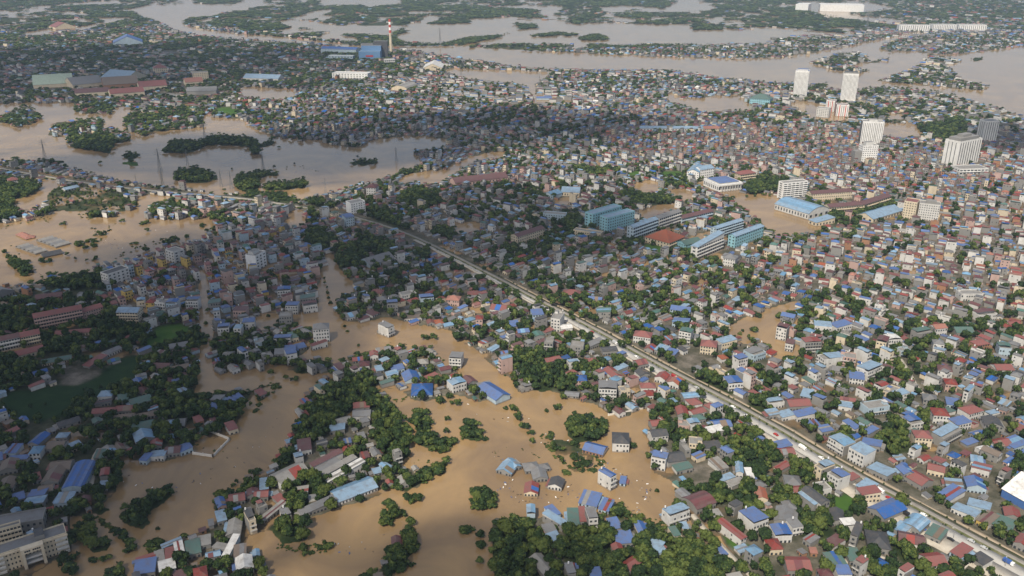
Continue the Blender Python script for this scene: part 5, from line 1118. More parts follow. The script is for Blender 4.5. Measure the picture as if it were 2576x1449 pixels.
# tin shelters, kitchens and workshops squeezed between the houses
for gy_ in range(60, 290):
    yy = gy_ * 5.2; n = int(yy * .62 / 5.2) + 10
    xs_ = (np.arange(-n, n + 1) + tree_rnd.uniform(-.4, .4, 2 * n + 1)) * 5.2; ys_ = yy + tree_rnd.uniform(-2, 2, 2 * n + 1)
    cl = cls_world(xs_, ys_); rr = tree_rnd.rand(2 * n + 1)
    for j in range(2 * n + 1):
        pr_ = {'R': .62, 'L': .7, 'U': .42, 'D': .6, 'B': .3, 'V': .07, 'I': .2}.get(KEYS[cl[j]], 0)
        if rr[j] > pr_: continue
        px_, py_ = PJ(xs_[j], ys_[j])
        if not (-60 < px_ < 2640 and py_ < 1490): continue
        ra, rd_ = rail_angle(xs_[j], ys_[j]); a = ra + block_turn(xs_[j], ys_[j], rd_) + tree_rnd.choice([0, math.pi / 2]) + tree_rnd.normal(0, .08)
        w, d = tree_rnd.uniform(2.8, 5.0), tree_rnd.uniform(3.2, 6.5)
        if occ_rect(xs_[j], ys_[j], w, d, a, -.2, test=True): continue
        add_house(xs_[j], ys_[j], a, w, d, tree_rnd.uniform(2.2, 3.6), tree_rnd.choice(['tin', 'tin', 'gable']), tree_rnd.choice(list('gggcbltprn')), tree_rnd.choice(list('GGKC')))
        HOUSES[-1]['lod'] = 1
def seen_size(hh):
    D = math.hypot(hh['x'], hh['y'])
    px, py = PJ(hh['x'], hh['y'], hh['h'] / 2)
    if not (-10 < px < 2586 and 5 < py < 1455): return 0
    s = FPX / D
    return (hh['w'] + hh['d']) * .7 * (hh['h'] * .85 + hh['d'] * .5) * s * s
for hh in HOUSES: hh['s'] = seen_size(hh)
order = sorted(range(len(HOUSES)), key=lambda i: -HOUSES[i]['s'])
cnt = {}; single = set()
CAP = {'tube_house': 290, 'tin_roofed_house': 215, 'gabled_house': 215, 'villa': 110, 'arched_hall': 30}
for i in order:
    k = KINDNAME[HOUSES[i]['t']]
    if HOUSES[i]['s'] > 0 and cnt.get(k, 0) < CAP[k] and len(single) < 760:
        cnt[k] = cnt.get(k, 0) + 1; single.add(i)
print('houses', len(HOUSES), 'single', len(single), cnt)

# labels: look first, then a named neighbour, then the rank by distance from it
ANCH += [('level crossing', *G(1660, 935)), ('yellow pond houses', *G(1940, 830)), ('round tree island', *G(1475, 1080)), ('roundabout garden', *G(250, 1372)), ('flooded yard wall', *G(535, 1120)), ('wooded hill farm', *G(900, 1050)),
         ('lower lane', *G(1800, 1365)), ('red earth cutting', *G(1765, 1205)), ('dirt lot', *G(2460, 1440)), ('flooded side channel', *G(510, 900)), ('white flood mansion', *G(1560, 1130)), ('lower railway bend', *G(2400, 1330)), ('upper white villa', *G(2370, 900)),
         ('grey hipped house', *G(2210, 1385)), ('flooded twin house', *G(810, 860)), ('long tree island', *G(370, 1275)), ('dark green pond', *G(200, 990)), ('flooded cluster', *G(1330, 1215))]
ORD = ['', 'second ', 'third ', 'fourth ', 'fifth ', 'sixth ', 'seventh ', 'eighth ', 'ninth ', 'tenth ', 'eleventh ', 'twelfth ', 'thirteenth ', 'fourteenth ', 'fifteenth ', 'sixteenth ']
def nearest_anchor(x, y):
    return min(((math.hypot(ax - x, ay - y), nm) for nm, ax, ay in ANCH if nm), key=lambda q: q[0])
def give_labels(items, art=''):
    """items: (description, x, y, setter). A description that is unique stands alone beside its neighbour; others get their rank by distance."""
    groups = {}
    for it in items:
        dist, nm = nearest_anchor(it[1], it[2])
        groups.setdefault((it[0], nm), []).append((dist, it))
    for (desc, nm), L in groups.items():
        L.sort(key=lambda q: q[0])
        for k, (dist, it) in enumerate(L):
            if len(L) == 1: it[3](f'{desc} near the {nm}')
            else: it[3](f'{desc}, {ORD[k] if k < 16 else "one of the farther "}{"nearest to" if k < 16 else "from"} the {nm}')
NUMW = {1: 'one-storey', 2: 'two-storey', 3: 'three-storey', 4: 'four-storey'}
def house_desc(hh):
    st = max(1, min(4, int(round((hh['h'] - .3) / 3.3))))
    kind = {'flat': 'flat', 'tin': 'sloping', 'gable': 'gabled', 'hip': 'hipped', 'vault': 'arched'}[hh['t']]
    return f"{NUMW[st]} {WALLW[hh['k']]} house with {kind} {ROOFW[hh['r']]} roof"

mass_near, mass_far = MB(), MB()
items = []
bigsel = set([i for i in order if i in single][:170])
for i, hh in enumerate(HOUSES):
    rs = np.random.RandomState(i * 31 + 5)
    z0 = ground_z(hh['x'], hh['y'])
    if i in single:
        root = empty(KINDNAME[hh['t']], hh['x'], hh['y'], z0, hh['a'])
        root['category'] = 'house' if hh['t'] != 'vault' else 'hall'
        root['group'] = 'houses of the flooded town'
        parts = house_parts(rs, hh['t'], hh['w'], hh['d'], hh['h'], hh['r'], hh['k'], 0)
        wallmb = [m_ for n_, m_ in parts if n_ == 'wall'][0]
        for n_, m_ in parts:
            if n_ == 'window' and i not in bigsel: wallmb.add(m_.v, m_.f, m_.m[0])
        for n_, m_ in parts:
            if n_ == 'window' and i not in bigsel: continue
            link(n_, m_.mesh(n_), root)
        items.append((house_desc(hh), hh['x'], hh['y'], (lambda s, o=root: o.__setitem__('label', s))))
    else:
        lod = hh.get('lod', 0)
        parts = house_parts(rs, hh['t'], hh['w'], hh['d'], hh['h'], hh['r'], hh['k'], 1 if lod <= 1 else 3)
        ca, sa = math.cos(hh['a']), math.sin(hh['a'])
        tgt = mass_near if lod <= 1 else mass_far
        for n_, m_ in parts:
            b_ = len(tgt.v)
            tgt.v += [(hh['x'] + x * ca - y * sa, hh['y'] + x * sa + y * ca, z + z0) for x, y, z in m_.v]
            tgt.f += [tuple(k + b_ for k in f) for f in m_.f]; tgt.m += m_.m
give_labels(items)
tag(link('town_houses', mass_near.mesh('town_houses')), 'crowd of small houses with grey, red and blue roofs filling the town', 'houses', kind='stuff')
tag(link('far_town_houses', mass_far.mesh('far_town_houses')), 'far small houses with pale and red roofs fading into haze', 'houses', kind='stuff')
print('house faces', len(mass_near.f), len(mass_far.f))

# ------------------------------------------------------------------ trees
def ico(sub):
    t = (1 + 5 ** .5) / 2
    v = [(-1, t, 0), (1, t, 0), (-1, -t, 0), (1, -t, 0), (0, -1, t), (0, 1, t), (0, -1, -t), (0, 1, -t), (t, 0, -1), (t, 0, 1), (-t, 0, -1), (-t, 0, 1)]
    v = [np.array(p) / np.linalg.norm(p) for p in v]
    f = [(0, 11, 5), (0, 5, 1), (0, 1, 7), (0, 7, 10), (0, 10, 11), (1, 5, 9), (5, 11, 4), (11, 10, 2), (10, 7, 6), (7, 1, 8), (3, 9, 4), (3, 4, 2), (3, 2, 6), (3, 6, 8), (3, 8, 9), (4, 9, 5), (2, 4, 11), (6, 2, 10), (8, 6, 7), (9, 8, 1)]
    for _ in range(sub):
        mid, nf = {}, []
        def m_(a, b):
            k = (min(a, b), max(a, b))
            if k not in mid:
                p = v[a] + v[b]; v.append(p / np.linalg.norm(p)); mid[k] = len(v) - 1
            return mid[k]
        for a, b, c in f:
            x, y, z = m_(a, b), m_(b, c), m_(c, a)
            nf += [(a, x, z), (b, y, x), (c, z, y), (x, y, z)]
        f = nf
    return np.array(v), np.array(f)
ICO = [ico(0), ico(1), ico(2)]
def crown_tmpl(seed, nl, sub, leaves, tall=1.0, leaf=.16):
    """a crown of unit radius (x, y within 1, z 0..2*tall): rough lobes wrapped in leaf sprays; triangles"""
    rs = np.random.RandomState(seed)
    V, F = [], []; nb = 0
    bv, bf = ICO[sub]
    lobes = []
    for k in range(nl):
        th = 2 * math.pi * (k / nl) + rs.uniform(-.5, .5); r = 0 if k == 0 else rs.uniform(.4, .8)
        z = (1.25 if k == 0 else rs.uniform(.45, 1.25)) * tall
        R_ = .52 if k == 0 else rs.uniform(.26, .44)
        lobes.append((np.array([r * math.cos(th), r * math.sin(th), z]), R_))
    for c, R_ in lobes:
        n_ = 1 + .28 * (rs.rand(len(bv)) - .5) * 2
        v = bv * n_[:, None] * R_ * np.array([1, 1, .85 * tall]) + c
        V.append(v); F.append(bf + nb); nb += len(v)
    for k in range(leaves):
        c, R_ = lobes[rs.randint(nl)]
        d = rs.normal(size=3); d[2] = abs(d[2]) * .8 - .15; d /= np.linalg.norm(d)
        p = c + d * R_ * rs.uniform(.92, 1.42) * np.array([1, 1, .85 * tall])
        t1 = np.cross(d, rs.normal(size=3)); t1 /= np.linalg.norm(t1); t2 = np.cross(d, t1) + d * rs.uniform(-.6, .6)
        s = leaf * rs.uniform(.6, 1.3)
        v = np.array([p - t1 * s, p + t1 * s * .9, p + t2 * s * 1.5]); V.append(v); F.append(np.array([[0, 1, 2]]) + nb); nb += 3
    return np.vstack(V), np.vstack(F)
T_NEAR = [crown_tmpl(100 + k, 11, 2, 950, [.8, .95, .7, 1.1, .85, .75, 1.3, .9][k], .2) for k in range(8)]
T_MID = [crown_tmpl(200 + k, 7, 1, 130, [.8, 1.0, .7, 1.15, .9, .8][k], .2) for k in range(6)]
T_FAR = [crown_tmpl(300 + k, 5, 1, 22, [.8, .9, .7, 1.0][k], .26) for k in range(4)]
T_BUSH = [crown_tmpl(400 + k, 6, 1, 160, .5, .2) for k in range(4)]

TREES = []     # x, y, radius, height, lod, kind
def add_tree(x, y, r, h, lod, kind='tree', force=False):
    TREES.append((x, y, r, h, lod, kind, force))
for (y0, y1, s, lod) in ((250, 820, 5.6, 0), (820, 1400, 6.8, 1), (1400, 2300, 10.5, 1), (2300, 3600, 16, 2), (3600, 6200, 27, 2), (6200, 14000, 62, 2)):
    for gy_ in range(int(y0 / s), int(y1 / s)):
        half = gy_ * s * .66 + 40; n = int(half / s)
        xs_ = (np.arange(-n, n + 1) + tree_rnd.uniform(-.48, .48, 2 * n + 1)) * s; ys_ = (gy_ + tree_rnd.uniform(-.48, .48, 2 * n + 1)) * s
        cl = cls_world(xs_, ys_); rr = tree_rnd.rand(2 * n + 1); clump = fbm(xs_ / (s * 5), ys_ / (s * 5), 23, 3)
        px_, py_ = PJ(xs_, ys_)
        for j in range(2 * n + 1):
            if not (-80 < px_[j] < 2660 and py_[j] < 1520): continue
            key = KEYS[cl[j]]; td = CP[key][1]
            if key == 'W': continue
            if key in 'UBFVDRLXM': td = td * np.clip((clump[j] - .28) * 4.0, .05, 1.6)
            if rr[j] > td: continue
            if ys_[j] < 2300 and occ_pt(xs_[j], ys_[j]): continue
            r = s * tree_rnd.uniform(.42, .78) if lod < 2 else s * tree_rnd.uniform(.5, .8)
            if key in 'EG': r *= .5
            if key in 'URBL': r = min(r * .95, 5.0)
            h = min(15 if ys_[j] < 900 else 9 if ys_[j] < 2300 else 8, r * tree_rnd.uniform(1.6, 2.6) + 1.5)
            if KEYS[int(cls_at(*PJ(xs_[j], ys_[j], h)))] == 'W': h = max(2.2, h * .5); r = min(r, h * .8)
            if 900 < ys_[j] < 1800 and px_[j] < 780 and rail_angle(xs_[j], ys_[j])[1] < 45: h = min(h, 3.5); r = min(r, 3.5)
            add_tree(xs_[j], ys_[j], r, h, lod)
# trees standing alone in the flood (photo position of the middle, half-width in photo units)
ALONE = '''1099 1175 20;1059 1197 22;1006 1212 22;1034 1247 20;976 1269 14;1000 1287 19;976 1307 18;1031 1317 11;1026 1347 20;1046 1374 17;996 1387 20;989 1417 28;1029 1414 18;936 1442 22;1216 1250 24;1205 1262 22;1226 1266 20
1171 1324 16;1204 1344 10;1211 1374 11;1209 1410 9;826 1368 18;764 1382 14;909 1258 10;1040 1100 22;1055 1075 20;1048 1050 18;1080 1108 16;1100 1120 18;1122 1128 14;1142 1105 14;1120 1085 8;1165 1092 16;1190 1090 20;1210 1098 14
1130 995 14;1105 1002 16;1145 1012 12;1125 1055 7;1290 1022 16;1300 1045 14;1322 1070 12;1330 1088 10;1405 1022 11;1416 1002 9;1372 1032 6;1340 1112 8;1385 1090 16;1395 1120 14;1440 1150 14;1460 1165 16;1430 1185 12
1450 1115 10;1395 1330 10;1635 1150 8;1590 1120 10;1654 1236 6;1530 1262 14;1555 1280 18;1575 1296 14;1605 1300 12;1630 1325 14;900 1236 8;540 1262 12;558 1280 16;560 1245 10;590 1215 12;600 1255 16;620 1230 12
870 748 10;868 770 18;880 755 12;905 745 14;925 752 12;1010 870 10;1017 880 10;1071 850 9;1082 846 8;1097 850 7;874 832 4;868 820 4;903 868 4;838 936 8;850 945 9;685 938 8;745 952 12;720 948 6
395 1330 5;380 1372 10;405 1368 12;395 1385 14;238 1405 11;258 1410 8;279 1404 8;165 1400 9;188 1403 11;175 1430 12;185 1437 10;310 1345 8;320 1365 9;323 1385 8
1895 830 10;1885 850 8;1905 792 9;1862 838 5;1900 872 8;1870 832 4;2110 500 8;1830 498 14;1838 505 12;1880 495 4;1900 493 4;1925 490 5;1935 492 4;1735 505 7;1755 512 8;2080 580 7;1958 594 7
232 616 9;240 650 7;366 628 8;345 625 4;160 560 9;365 557 12;305 555 6;430 552 5;370 580 5;340 608 8;505 565 10;520 580 6;420 605 14;440 598 14;470 596 7;235 600 16;255 585 12;200 610 14;215 622 8
170 640 5;190 650 4;220 655 4;105 655 10;120 655 9;60 690 10;15 632 7;20 645 8;35 650 9;55 660 10;1075 848 6;640 372 8;900 395 4;930 402 3;700 370 5;560 475 5;690 420 4;742 412 3;585 425 3;250 410 4;160 433 5
815 700 4;818 712 4;822 724 4;825 736 5;828 748 4;832 760 5;668 752 6;675 770 6;672 795 5;700 808 5;612 800 6;655 760 5;590 830 7;545 830 6;520 812 5;526 780 5;530 750 6;525 735 5'''
for e_ in ALONE.replace('\n', ';').split(';'):
    x_, y_, r_ = (float(v) for v in e_.split())
    gx0, gy0 = G(x_, y_ + r_ * .5); D = math.hypot(math.hypot(gx0, gy0), CAM_H); R_ = r_ * D / FPX
    n = 1 if R_ < 3 else int(min(11, (R_ / 2.1) ** 2))
    for k in range(n):
        a_ = tree_rnd.uniform(0, 6.28); q_ = R_ * .92 * math.sqrt((k + .2) / n) * tree_rnd.uniform(.7, 1.25)
        add_tree(gx0 + q_ * math.cos(a_), gy0 + q_ * math.sin(a_), (R_ if n == 1 else tree_rnd.uniform(1.3, 3.2)), (min(7, R_ * 2) if n == 1 else tree_rnd.uniform(1.8, 6.5)), 0 if gy0 < 820 else 1, 'bush' if R_ < 2.2 else 'tree', True)
# low weeds and bushes breaking the water
def weeds(poly, n, r0, r1):
    p = np.array([float(t) for t in poly.split()]).reshape(-1, 2)
    for k in range(n):
        a, b = p[tree_rnd.randint(len(p) - 1)], 0
        i = tree_rnd.randint(len(p) - 1); f = tree_rnd.rand()
        q = p[i] * (1 - f) + p[i + 1] * f + tree_rnd.normal(0, 3.0, 2)
        x, y = G(*q); r = tree_rnd.uniform(r0, r1)
        add_tree(x, y, r, r * .9, 0 if y < 820 else 1, 'bush', True)
weeds('560 1010 600 990 640 985 690 965 700 972 660 1000 640 1040', 60, .8, 2.4)
weeds('700 1375 740 1385 790 1370 820 1385 760 1392', 46, .6, 1.6)
weeds('200 1320 240 1300 280 1330 320 1350 330 1390', 34, .8, 2.0)
weeds('560 1290 590 1262 610 1225 640 1195', 30, .8, 2.2)
weeds('0 575 60 560 110 545 130 548 100 560', 24, .7, 2.0)
weeds('280 655 340 625 400 610 415 600', 30, .6, 1.8)
weeds('200 540 232 560 235 600 260 590 290 565 240 620', 30, .8, 2.2)
weeds('20 615 60 655 100 690 112 705', 22, .6, 1.4)
weeds('1360 1090 1400 1150 1440 1180 1490 1185 1520 1160 1440 1120', 70, .7, 2.0)
weeds('1240 1140 1300 1125 1340 1140 1360 1160', 14, .4, .9)
weeds('1590 1300 1640 1310 1700 1325 1640 1335', 30, .8, 2.2)
weeds('1060 880 1090 890 1150 940 1180 985 1250 1000', 30, .6, 1.8)
weeds('1250 925 1300 960 1330 985', 24, .8, 2.0)
weeds('440 1095 480 1110 500 1135 560 1130', 18, .6, 1.2)
weeds('860 985 940 975 1000 1010 1060 1000', 20, .7, 1.9)
weeds('1000 1180 1060 1160 1120 1165 1100 1200', 14, .5, 1.4)
weeds('680 420 720 425 760 418 800 430', 12, .7, 1.6)

for i in range(0, len(RP)):
    if 1100 < rpx[i] < 2620:
        for o_ in (-4.5, 4.4, 4.9):
            if tree_rnd.rand() < .62:
                p = RP[i] + RN[i] * (o_ + tree_rnd.uniform(-.5, .5)) + RD[i] * tree_rnd.uniform(-4, 4); r = tree_rnd.uniform(.35, .95)
                TREES.append((p[0], p[1], r, r * 1.5 + 1.0, 1, 'verge', False))
def tsize(t):
    D = math.hypot(t[0], t[1]); px, py = PJ(t[0], t[1], t[3] * .5)
    if not (-5 < px < 2581 and 5 < py < 1452): return 0
    return t[2] * t[3] / (D * D)
SZ = [tsize(t) for t in TREES]
ordr = sorted(range(len(TREES)), key=lambda i: -(SZ[i] * (2.2 if TREES[i][6] else 1)))
one, cb = set(), {'tree': 0, 'bush': 0}
for i in ordr:
    k = TREES[i][5]
    if k in cb and SZ[i] > 0 and cb[k] < (300 if k == 'tree' else 110): one.add(i); cb[k] += 1
print('trees', len(TREES), cb)
def tri_mesh(name, v, f, mt):
    me = np_mesh(name, v, f, 3); me.materials.append(MATS[mt]); return me
CR = [tri_mesh('crown', v, f, 'foliage') for v, f in T_NEAR]
BU = [tri_mesh('foliage', v, f, 'foliage') for v, f in T_BUSH]
tk = MB(); tk.cyl(0, 0, -.12, 1.0, .075, .04, 'bark', 7)
for a_ in (0.3, 2.3, 4.2): tk.beam((0, 0, .62), (.32 * math.cos(a_), .32 * math.sin(a_), 1.15), .025, 'bark')
TRUNK = tk.mesh('trunk')
titems = []
mass = {0: ([], [], []), 1: ([], [], []), 2: ([], [], [])}; offs = {0: 0, 1: 0, 2: 0}
for i, (x, y, r, h, lod, kind, force) in enumerate(TREES):
    rz = tree_rnd.uniform(0, 6.28); k = tree_rnd.randint(1000)
    z0 = -.3 if force else .3
    if i in one:
        if kind == 'tree':
            vi = k % len(CR); tall = T_NEAR[vi][0][:, 2].max()
            root = empty('tree', x, y, z0, rz)
            zb = h * .22
            c = link('crown', CR[vi], root); c.location = (0, 0, zb); c.scale = (r, r, (h - zb) / tall)
            tr = link('trunk', TRUNK, root); tr.scale = (h * .6, h * .6, h * .55)
            root['category'] = 'tree'; root['group'] = 'trees in and around the flood'
            size = 'broad' if r > 3.6 else ('middling' if r > 2.8 else 'small')
            form = 'tall' if h > r * 2.6 + .4 else 'round' if h > r * 2.0 else 'low'
            desc = f'{size} {form} tree ' + ('in brown flood water' if force else 'growing in a grove')
        else:
            root = link('bush', BU[k % len(BU)]); root.location = (x, y, z0 - .2); root.rotation_euler = (0, 0, rz); tall = T_BUSH[k % len(BU)][0][:, 2].max(); root.scale = (r, r, max(.6, h / tall))
            root['category'] = 'bush'; root['group'] = 'bushes breaking the flood water'
            desc = ('tuft of weeds' if r < 1.2 else 'low bush' if r < 1.9 else 'round bush') + ' breaking the brown water'
        titems.append((desc, x, y, (lambda s, o=root: o.__setitem__('label', s))))
    else:
        tm = (T_NEAR if False else T_MID) if lod == 0 else T_MID if (lod == 1 and y < 1300) else T_FAR
        if kind in ('bush', 'verge'): tm = T_FAR
        v, f = tm[k % len(tm)]
        ca, sa = math.cos(rz), math.sin(rz); tall = v[:, 2].max(); zb = h * .12
        w = np.empty_like(v)
        w[:, 0] = x + r * (v[:, 0] * ca - v[:, 1] * sa); w[:, 1] = y + r * (v[:, 0] * sa + v[:, 1] * ca); w[:, 2] = z0 + zb + v[:, 2] * (h - zb) / tall
        m_ = 0 if y < 1000 else 1 if y < 2300 else 2
        mass[m_][0].append(w); mass[m_][1].append(f + offs[m_]); mass[m_][2].append(np.full(len(w), tree_rnd.rand())); offs[m_] += len(w)
give_labels(titems)
for k, nm, lab in ((0, 'grove_trees', 'dense dark green groves between houses and flood'), (1, 'town_trees', 'mass of small dark trees scattered through the middle of the town'), (2, 'far_woods', 'far woods and tree belts along the river fading to blue')):
    if not mass[k][0]: continue
    v, f = np.vstack(mass[k][0]), np.vstack(mass[k][1])
    me = tri_mesh(nm, v, f, 'foliage_mass'); at = me.attributes.new('tint', 'FLOAT', 'POINT'); at.data.foreach_set('value', np.concatenate(mass[k][2]).astype(np.float32))
    tag(link(nm, me), lab, 'trees', kind='stuff'); print(nm, len(f))

# ------------------------------------------------------------------ pylons, poles, cars, small things
def pylon(px, py, h, label):
    x, y = G(px, py)
    root = tag(empty('power_pylon', x, y, 0, rnd.uniform(-.4, .4)), label, 'pylon', 'power pylons in the flood')
    q = MB(); b_, t_ = h * .075, h * .012; r = max(.10, h * .0045)
    lv = [(-.03, 1.0), (.25, .62), (.5, .34), (.72, .16), (.88, .09), (1.0, .03)]
    pts = [[(s * b_ * w, c * b_ * w, z * h) for s, c in ((1, 1), (-1, 1), (-1, -1), (1, -1))] for z, w in lv]
    for L0, L1 in zip(pts[:-1], pts[1:]):
        for k in range(4):
            q.beam(L0[k], L1[k], r, 'galvanised'); q.beam(L0[k], L1[(k + 1) % 4], r * .6, 'galvanised'); q.beam(L1[k], L1[(k + 1) % 4], r * .6, 'galvanised')
    link('lattice_mast', q.mesh('lattice_mast'), root)
    for z, L in ((.72, .17), (.82, .14), (.91, .11)):
        q = MB()
        for s in (-1, 1):
            q.beam((0, 0, z * h), (s * L * h, 0, z * h + .01 * h), r * .8, 'galvanised'); q.beam((0, 0, z * h + .05 * h), (s * L * h, 0, z * h + .01 * h), r * .6, 'galvanised')
            q.beam((s * L * h, 0, z * h + .01 * h), (s * L * h, 0, z * h - .035 * h), r * .5, 'galvanised')
        link('cross_arm', q.mesh('cross_arm'), root)
for k, (a, b, h, lab) in enumerate(((403, 430, 38, 'lattice pylon left of the middle in the grey lake, nearest to the long tree island'), (114, 402, 36, 'lattice pylon by the small tree row at the left of the grey lake'), (345, 472, 22, 'short lattice pylon at the railway bank of the grey lake'),
        (410, 470, 30, 'lattice pylon standing just above the railway path'), (557, 470, 28, 'lattice pylon in the grey lake, left one of a close pair'), (582, 474, 28, 'lattice pylon in the grey lake, right one of a close pair'), (663, 432, 34, 'lattice pylon on the paired tree island of the grey lake'),
        (516, 352, 34, 'lattice pylon beside the village island of the grey lake'), (472, 415, 26, 'lattice pylon behind the dark tree island of the grey lake'), (820, 490, 26, 'slim pylon at the beige edge of the grey lake'), (997, 405, 24, 'slim pylon by the small island at the lake end'),
        (1357, 222, 42, 'lattice pylon in the river bay beside the pale town'), (1107, 108, 55, 'far lattice pylon in the upper river lake'), (1160, 190, 34, 'far lattice pylon near the cream flood warehouse'), (2180, 72, 75, 'far lattice pylon left of the white dormitories'), (2012, 330, 30, 'slim mast beside the pale town trees'))):
    pylon(a, b, h, lab)
def pole(x, y, h, label):
    root = tag(empty('street_lamp', x, y, .9, rnd.uniform(0, 6)), label, 'street lamp', 'lamps along the railway road')
    q = MB(); q.cyl(0, 0, 0, h, .12, .07, 'galvanised', 6); link('pole', q.mesh('pole'), root)
    q = MB(); q.beam((0, 0, h), (1.6, 0, h + .3), .06, 'galvanised'); link('arm', q.mesh('arm'), root)
    q = MB(); q.box(1.3, 2.1, -.18, .18, h + .2, h + .36, 'steel_tank', bottom=True); link('lamp_head', q.mesh('lamp_head'), root)
sel = [i for i in range(0, len(RP), 4) if 1350 < rpx[i] < 2570 and 0 < rpy[i] < 1440]
for n_, i in enumerate(sel):
    p = RP[i] + RN[i] * 12.1
    pole(p[0], p[1], 7.5, f'thin street lamp on the railway road, {(ORD[n_] if n_ < 16 else str(n_ + 1) + "th ") or "first "}from the far end')
def car(x, y, a, paint, kind, label):
    root = tag(empty('parked_' + kind if kind != 'truck' else 'parked_truck', x, y, .92, a), label, kind, 'vehicles on the railway road')
    pm = 'car_paint_' + paint
    L, W, Hh = (4.3, 1.75, 1.45) if kind == 'car' else (6.4, 2.2, 2.7)
    q = MB()
    if kind == 'car':
        prof = [(-.5, .25), (-.5, .62), (-.44, .68), (-.30, .72), (-.2, 1.0), (.22, 1.0), (.36, .70), (.48, .62), (.5, .45), (.5, .25)]
        n = len(prof); vs_ = [(p * L, s * W / 2 * (.82 if z > .9 else 1), z * Hh) for s in (-1, 1) for p, z in prof]
        q.add(vs_, [tuple(range(n)), tuple(range(2 * n - 1, n - 1, -1))] + [(k + n, (k + 1) % n + n, (k + 1) % n, k) for k in range(n)], pm)
        link('body', q.mesh('body'), root)
        g = MB()
        g.quad((-.31 * L, -.6, .74 * Hh), (-.31 * L, .6, .74 * Hh), (-.22 * L, .58, .99 * Hh), (-.22 * L, -.58, .99 * Hh), 'window_glass'); link('rear_window', g.mesh('rear_window'), root)
        g = MB(); g.quad((.37 * L, .6, .74 * Hh), (.37 * L, -.6, .74 * Hh), (.245 * L, -.58, .99 * Hh), (.245 * L, .58, .99 * Hh), 'window_glass'); link('windscreen', g.mesh('windscreen'), root)
    else:
        q.box(-.5 * L, .2 * L, -W / 2, W / 2, .8, Hh, pm, bottom=True); link('cargo_box', q.mesh('cargo_box'), root)
        q = MB(); q.box(.22 * L, .5 * L, -W / 2, W / 2, .5, 2.2, 'car_paint_white', bottom=True); link('cab', q.mesh('cab'), root)
        g = MB(); g.quad((.5 * L + .03, -.9, 1.3), (.5 * L + .03, .9, 1.3), (.5 * L + .03, .9, 2.05), (.5 * L + .03, -.9, 2.05), 'window_glass'); link('windscreen', g.mesh('windscreen'), root)
    wh = MB(); b_ = [(0, 0)]
    for k in range(10): pass
    n = 10; vs_ = [(.33 * math.cos(2 * math.pi * k / n), s, .33 * math.sin(2 * math.pi * k / n)) for s in (-.1, .1) for k in range(n)]
    wh.add(vs_, [tuple(range(n)), tuple(range(2 * n - 1, n - 1, -1))] + [(k + n, (k + 1) % n + n, (k + 1) % n, k) for k in range(n)], 'car_paint_black'); me_ = wh.mesh('wheel')
    for sx in (-.3, .3):
        for s in (-1, 1): link('wheel', me_, root, (sx * L, s * (W / 2 - .05), .33))
cars = [(p, rnd.choice(['white', 'white', 'red', 'black', 'silver', 'blue']), 'car' if rnd.random() < .75 else 'truck') for p in (1385, 1420, 1500, 1560, 1620, 1705, 1772, 1850, 1905, 1980, 2030, 2090, 2120, 2165, 2200, 2235, 2262, 2290, 2312, 2345, 2372, 2398, 2425, 2470, 2500, 2540)]
seen = {}
for n_, (p, paint, kind) in enumerate(cars):
    i = int(np.argmin(np.abs(rpx - p))); off = rnd.choice([6.2, 8.0, 10.4]) if p < 2200 else rnd.choice([6.2, 8.2, 10.6, 15.5, 20.0])
    q_ = RP[i] + RN[i] * off
    k = (paint, kind); seen[k] = seen.get(k, 0) + 1
    car(q_[0], q_[1], math.atan2(RD[i][1], RD[i][0]) + (rnd.choice([0, 0, math.pi, 1.3]) if off > 12 else 0), paint, kind,
        f'{paint} {kind} on the railway road, {(ORD[seen[k] - 1] or "first ")}{paint} {kind} from its far end')
for lab, a, b, mt in (('red market parasol on the road forecourt at the first stall', 2252, 1262, 'car_paint_red'), ('red tarpaulin parasol farther along the road forecourt', 2150, 1206, 'car_paint_red')):
    x, y = G(a, b, 1); root = tag(empty('parasol', x, y, 1.0), lab, 'parasol')
    q = MB(); q.cyl(0, 0, 1.9, 2.6, 1.8, .05, mt, 8); link('canopy', q.mesh('canopy'), root)
    q = MB(); q.cyl(0, 0, 0, 2.4, .04, .04, 'galvanised', 6); link('pole', q.mesh('pole'), root)

# rubbish and planks drifting on the flood
db = MB()
for s_, n_ in (('1370 1100 1450 1120 1500 1160 1560 1200 1640 1230 1600 1290 1500 1250 1420 1240 1330 1260 1280 1240', 150), ('1240 1140 1300 1200 1260 1230', 25), ('900 815 1000 860 1100 880', 14), ('300 1200 400 1240 560 1180 660 1120 700 1000', 26), ('240 600 300 620 400 580 480 590', 26), ('760 1330 900 1400 1100 1260', 16), ('1180 1020 1260 1060 1320 1050', 14), ('200 420 600 400 900 440', 20)):
    p = np.array([float(t) for t in s_.split()]).reshape(-1, 2)
    for k in range(n_):
        i = tree_rnd.randint(len(p) - 1); f = tree_rnd.rand(); q = p[i] * (1 - f) + p[i + 1] * f + tree_rnd.normal(0, 9, 2)
        x, y = G(*q)
        if KEYS[int(cls_at(*q))] not in 'WE' or occ_pt(x, y): continue
        a = tree_rnd.uniform(0, 3.1); L = tree_rnd.uniform(.4, 1.8); W_ = tree_rnd.uniform(.2, .7); u = Vector((math.cos(a), math.sin(a), 0)); O = Vector((x, y, .06))
        db.beam(O - u * L / 2, O + u * L / 2, W_ / 2, tree_rnd.choice(['bark', 'bark', 'concrete', 'car_paint_white', RM['b'], RM['t']]))
tag(link('floating_debris', db.mesh('floating_debris')), 'planks, branches and rubbish drifting on the flood', 'debris', kind='stuff')

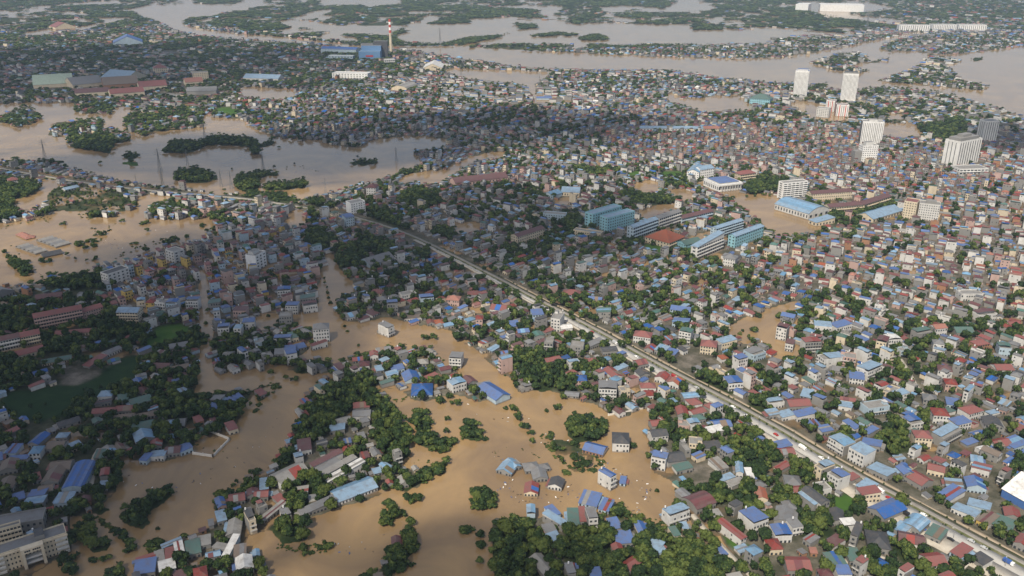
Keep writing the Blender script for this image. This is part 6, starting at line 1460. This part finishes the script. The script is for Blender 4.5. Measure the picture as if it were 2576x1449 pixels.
# ------------------------------------------------------------------ clouds above the town (they throw the shade) and the air
def cloud(name, gx0, gy0, rx, ry, dens, seed, alt=1500.0):
    k = alt / SUN_DIR.z
    cx, cy = gx0 + SUN_DIR.x * k, gy0 + SUN_DIR.y * k
    rs = np.random.RandomState(seed); v, f = ICO[2][0].copy(), ICO[2][1]
    v = v * (1 + .12 * rs.normal(size=len(v)))[:, None]
    me = np_mesh(name, v, f, 3); me.polygons.foreach_set('use_smooth', [True] * len(f))
    m, n, l, bs = nodemat(name + '_vapour%d' % seed)
    tc = n.new('ShaderNodeTexCoord'); no = n.new('ShaderNodeTexNoise'); no.inputs['Scale'].default_value = 2.2; no.inputs['Detail'].default_value = 6
    l.new(tc.outputs['Object'], no.inputs['Vector'])
    mp = n.new('ShaderNodeMapping'); mp.inputs['Scale'].default_value = (1, 1, 0); l.new(tc.outputs['Object'], mp.inputs['Vector'])
    ln = n.new('ShaderNodeVectorMath'); ln.operation = 'LENGTH'; l.new(mp.outputs['Vector'], ln.inputs[0])
    ad = n.new('ShaderNodeMath'); ad.operation = 'MULTIPLY_ADD'; ad.inputs[1].default_value = 1.3; l.new(no.outputs['Fac'], ad.inputs[0]); l.new(ln.outputs['Value'], ad.inputs[2])
    mr = n.new('ShaderNodeMapRange'); mr.interpolation_type = 'SMOOTHSTEP'
    mr.inputs['From Min'].default_value, mr.inputs['From Max'].default_value = 1.02, 1.62
    mr.inputs['To Min'].default_value, mr.inputs['To Max'].default_value = dens, 0.0
    l.new(ad.outputs[0], mr.inputs['Value']); l.new(mr.outputs['Result'], bs.inputs['Alpha'])
    bs.inputs['Base Color'].default_value = (.85, .85, .86, 1); bs.inputs['Roughness'].default_value = 1; bs.inputs['Specular IOR Level'].default_value = 0
    me.materials.append(m)
    o = link(name, me); o.location = (cx, cy, alt); o.scale = (rx, ry, min(rx, ry) * .25)
    tag(o, kind='structure')
for (a, b, c, d, e) in ((-360, 560, 290, 310, .9), (-60, 1080, 340, 270, .66), (-340, 890, 310, 270, .78), (-470, 1500, 520, 250, .86), (980, 1620, 160, 180, .7), (-1300, 2650, 1000, 850, .62), (-40, 1740, 480, 260, .72), (-40, 400, 130, 85, .6)):
    cloud('cloud', a, b, c, d, e, int(abs(a) + b))
hz = MB(); hz.box(-9000, 9000, -40, 15000, -3.0, 375, 'ballast', bottom=True)
hm = bpy.data.materials.new('haze_air'); hm.use_nodes = True; hn = hm.node_tree; hn.nodes.clear()
ho = hn.nodes.new('ShaderNodeOutputMaterial'); hv = hn.nodes.new('ShaderNodeVolumePrincipled')
hv.inputs['Color'].default_value = (.62, .79, 1.0, 1); hv.inputs['Density'].default_value = 0.00006; hv.inputs['Anisotropy'].default_value = 0.2
hn.links.new(hv.outputs['Volume'], ho.inputs['Volume'])
MATS['haze_air'] = hm
hz.m = ['haze_air'] * len(hz.m)
tag(link('haze', hz.mesh('haze')), kind='stuff')
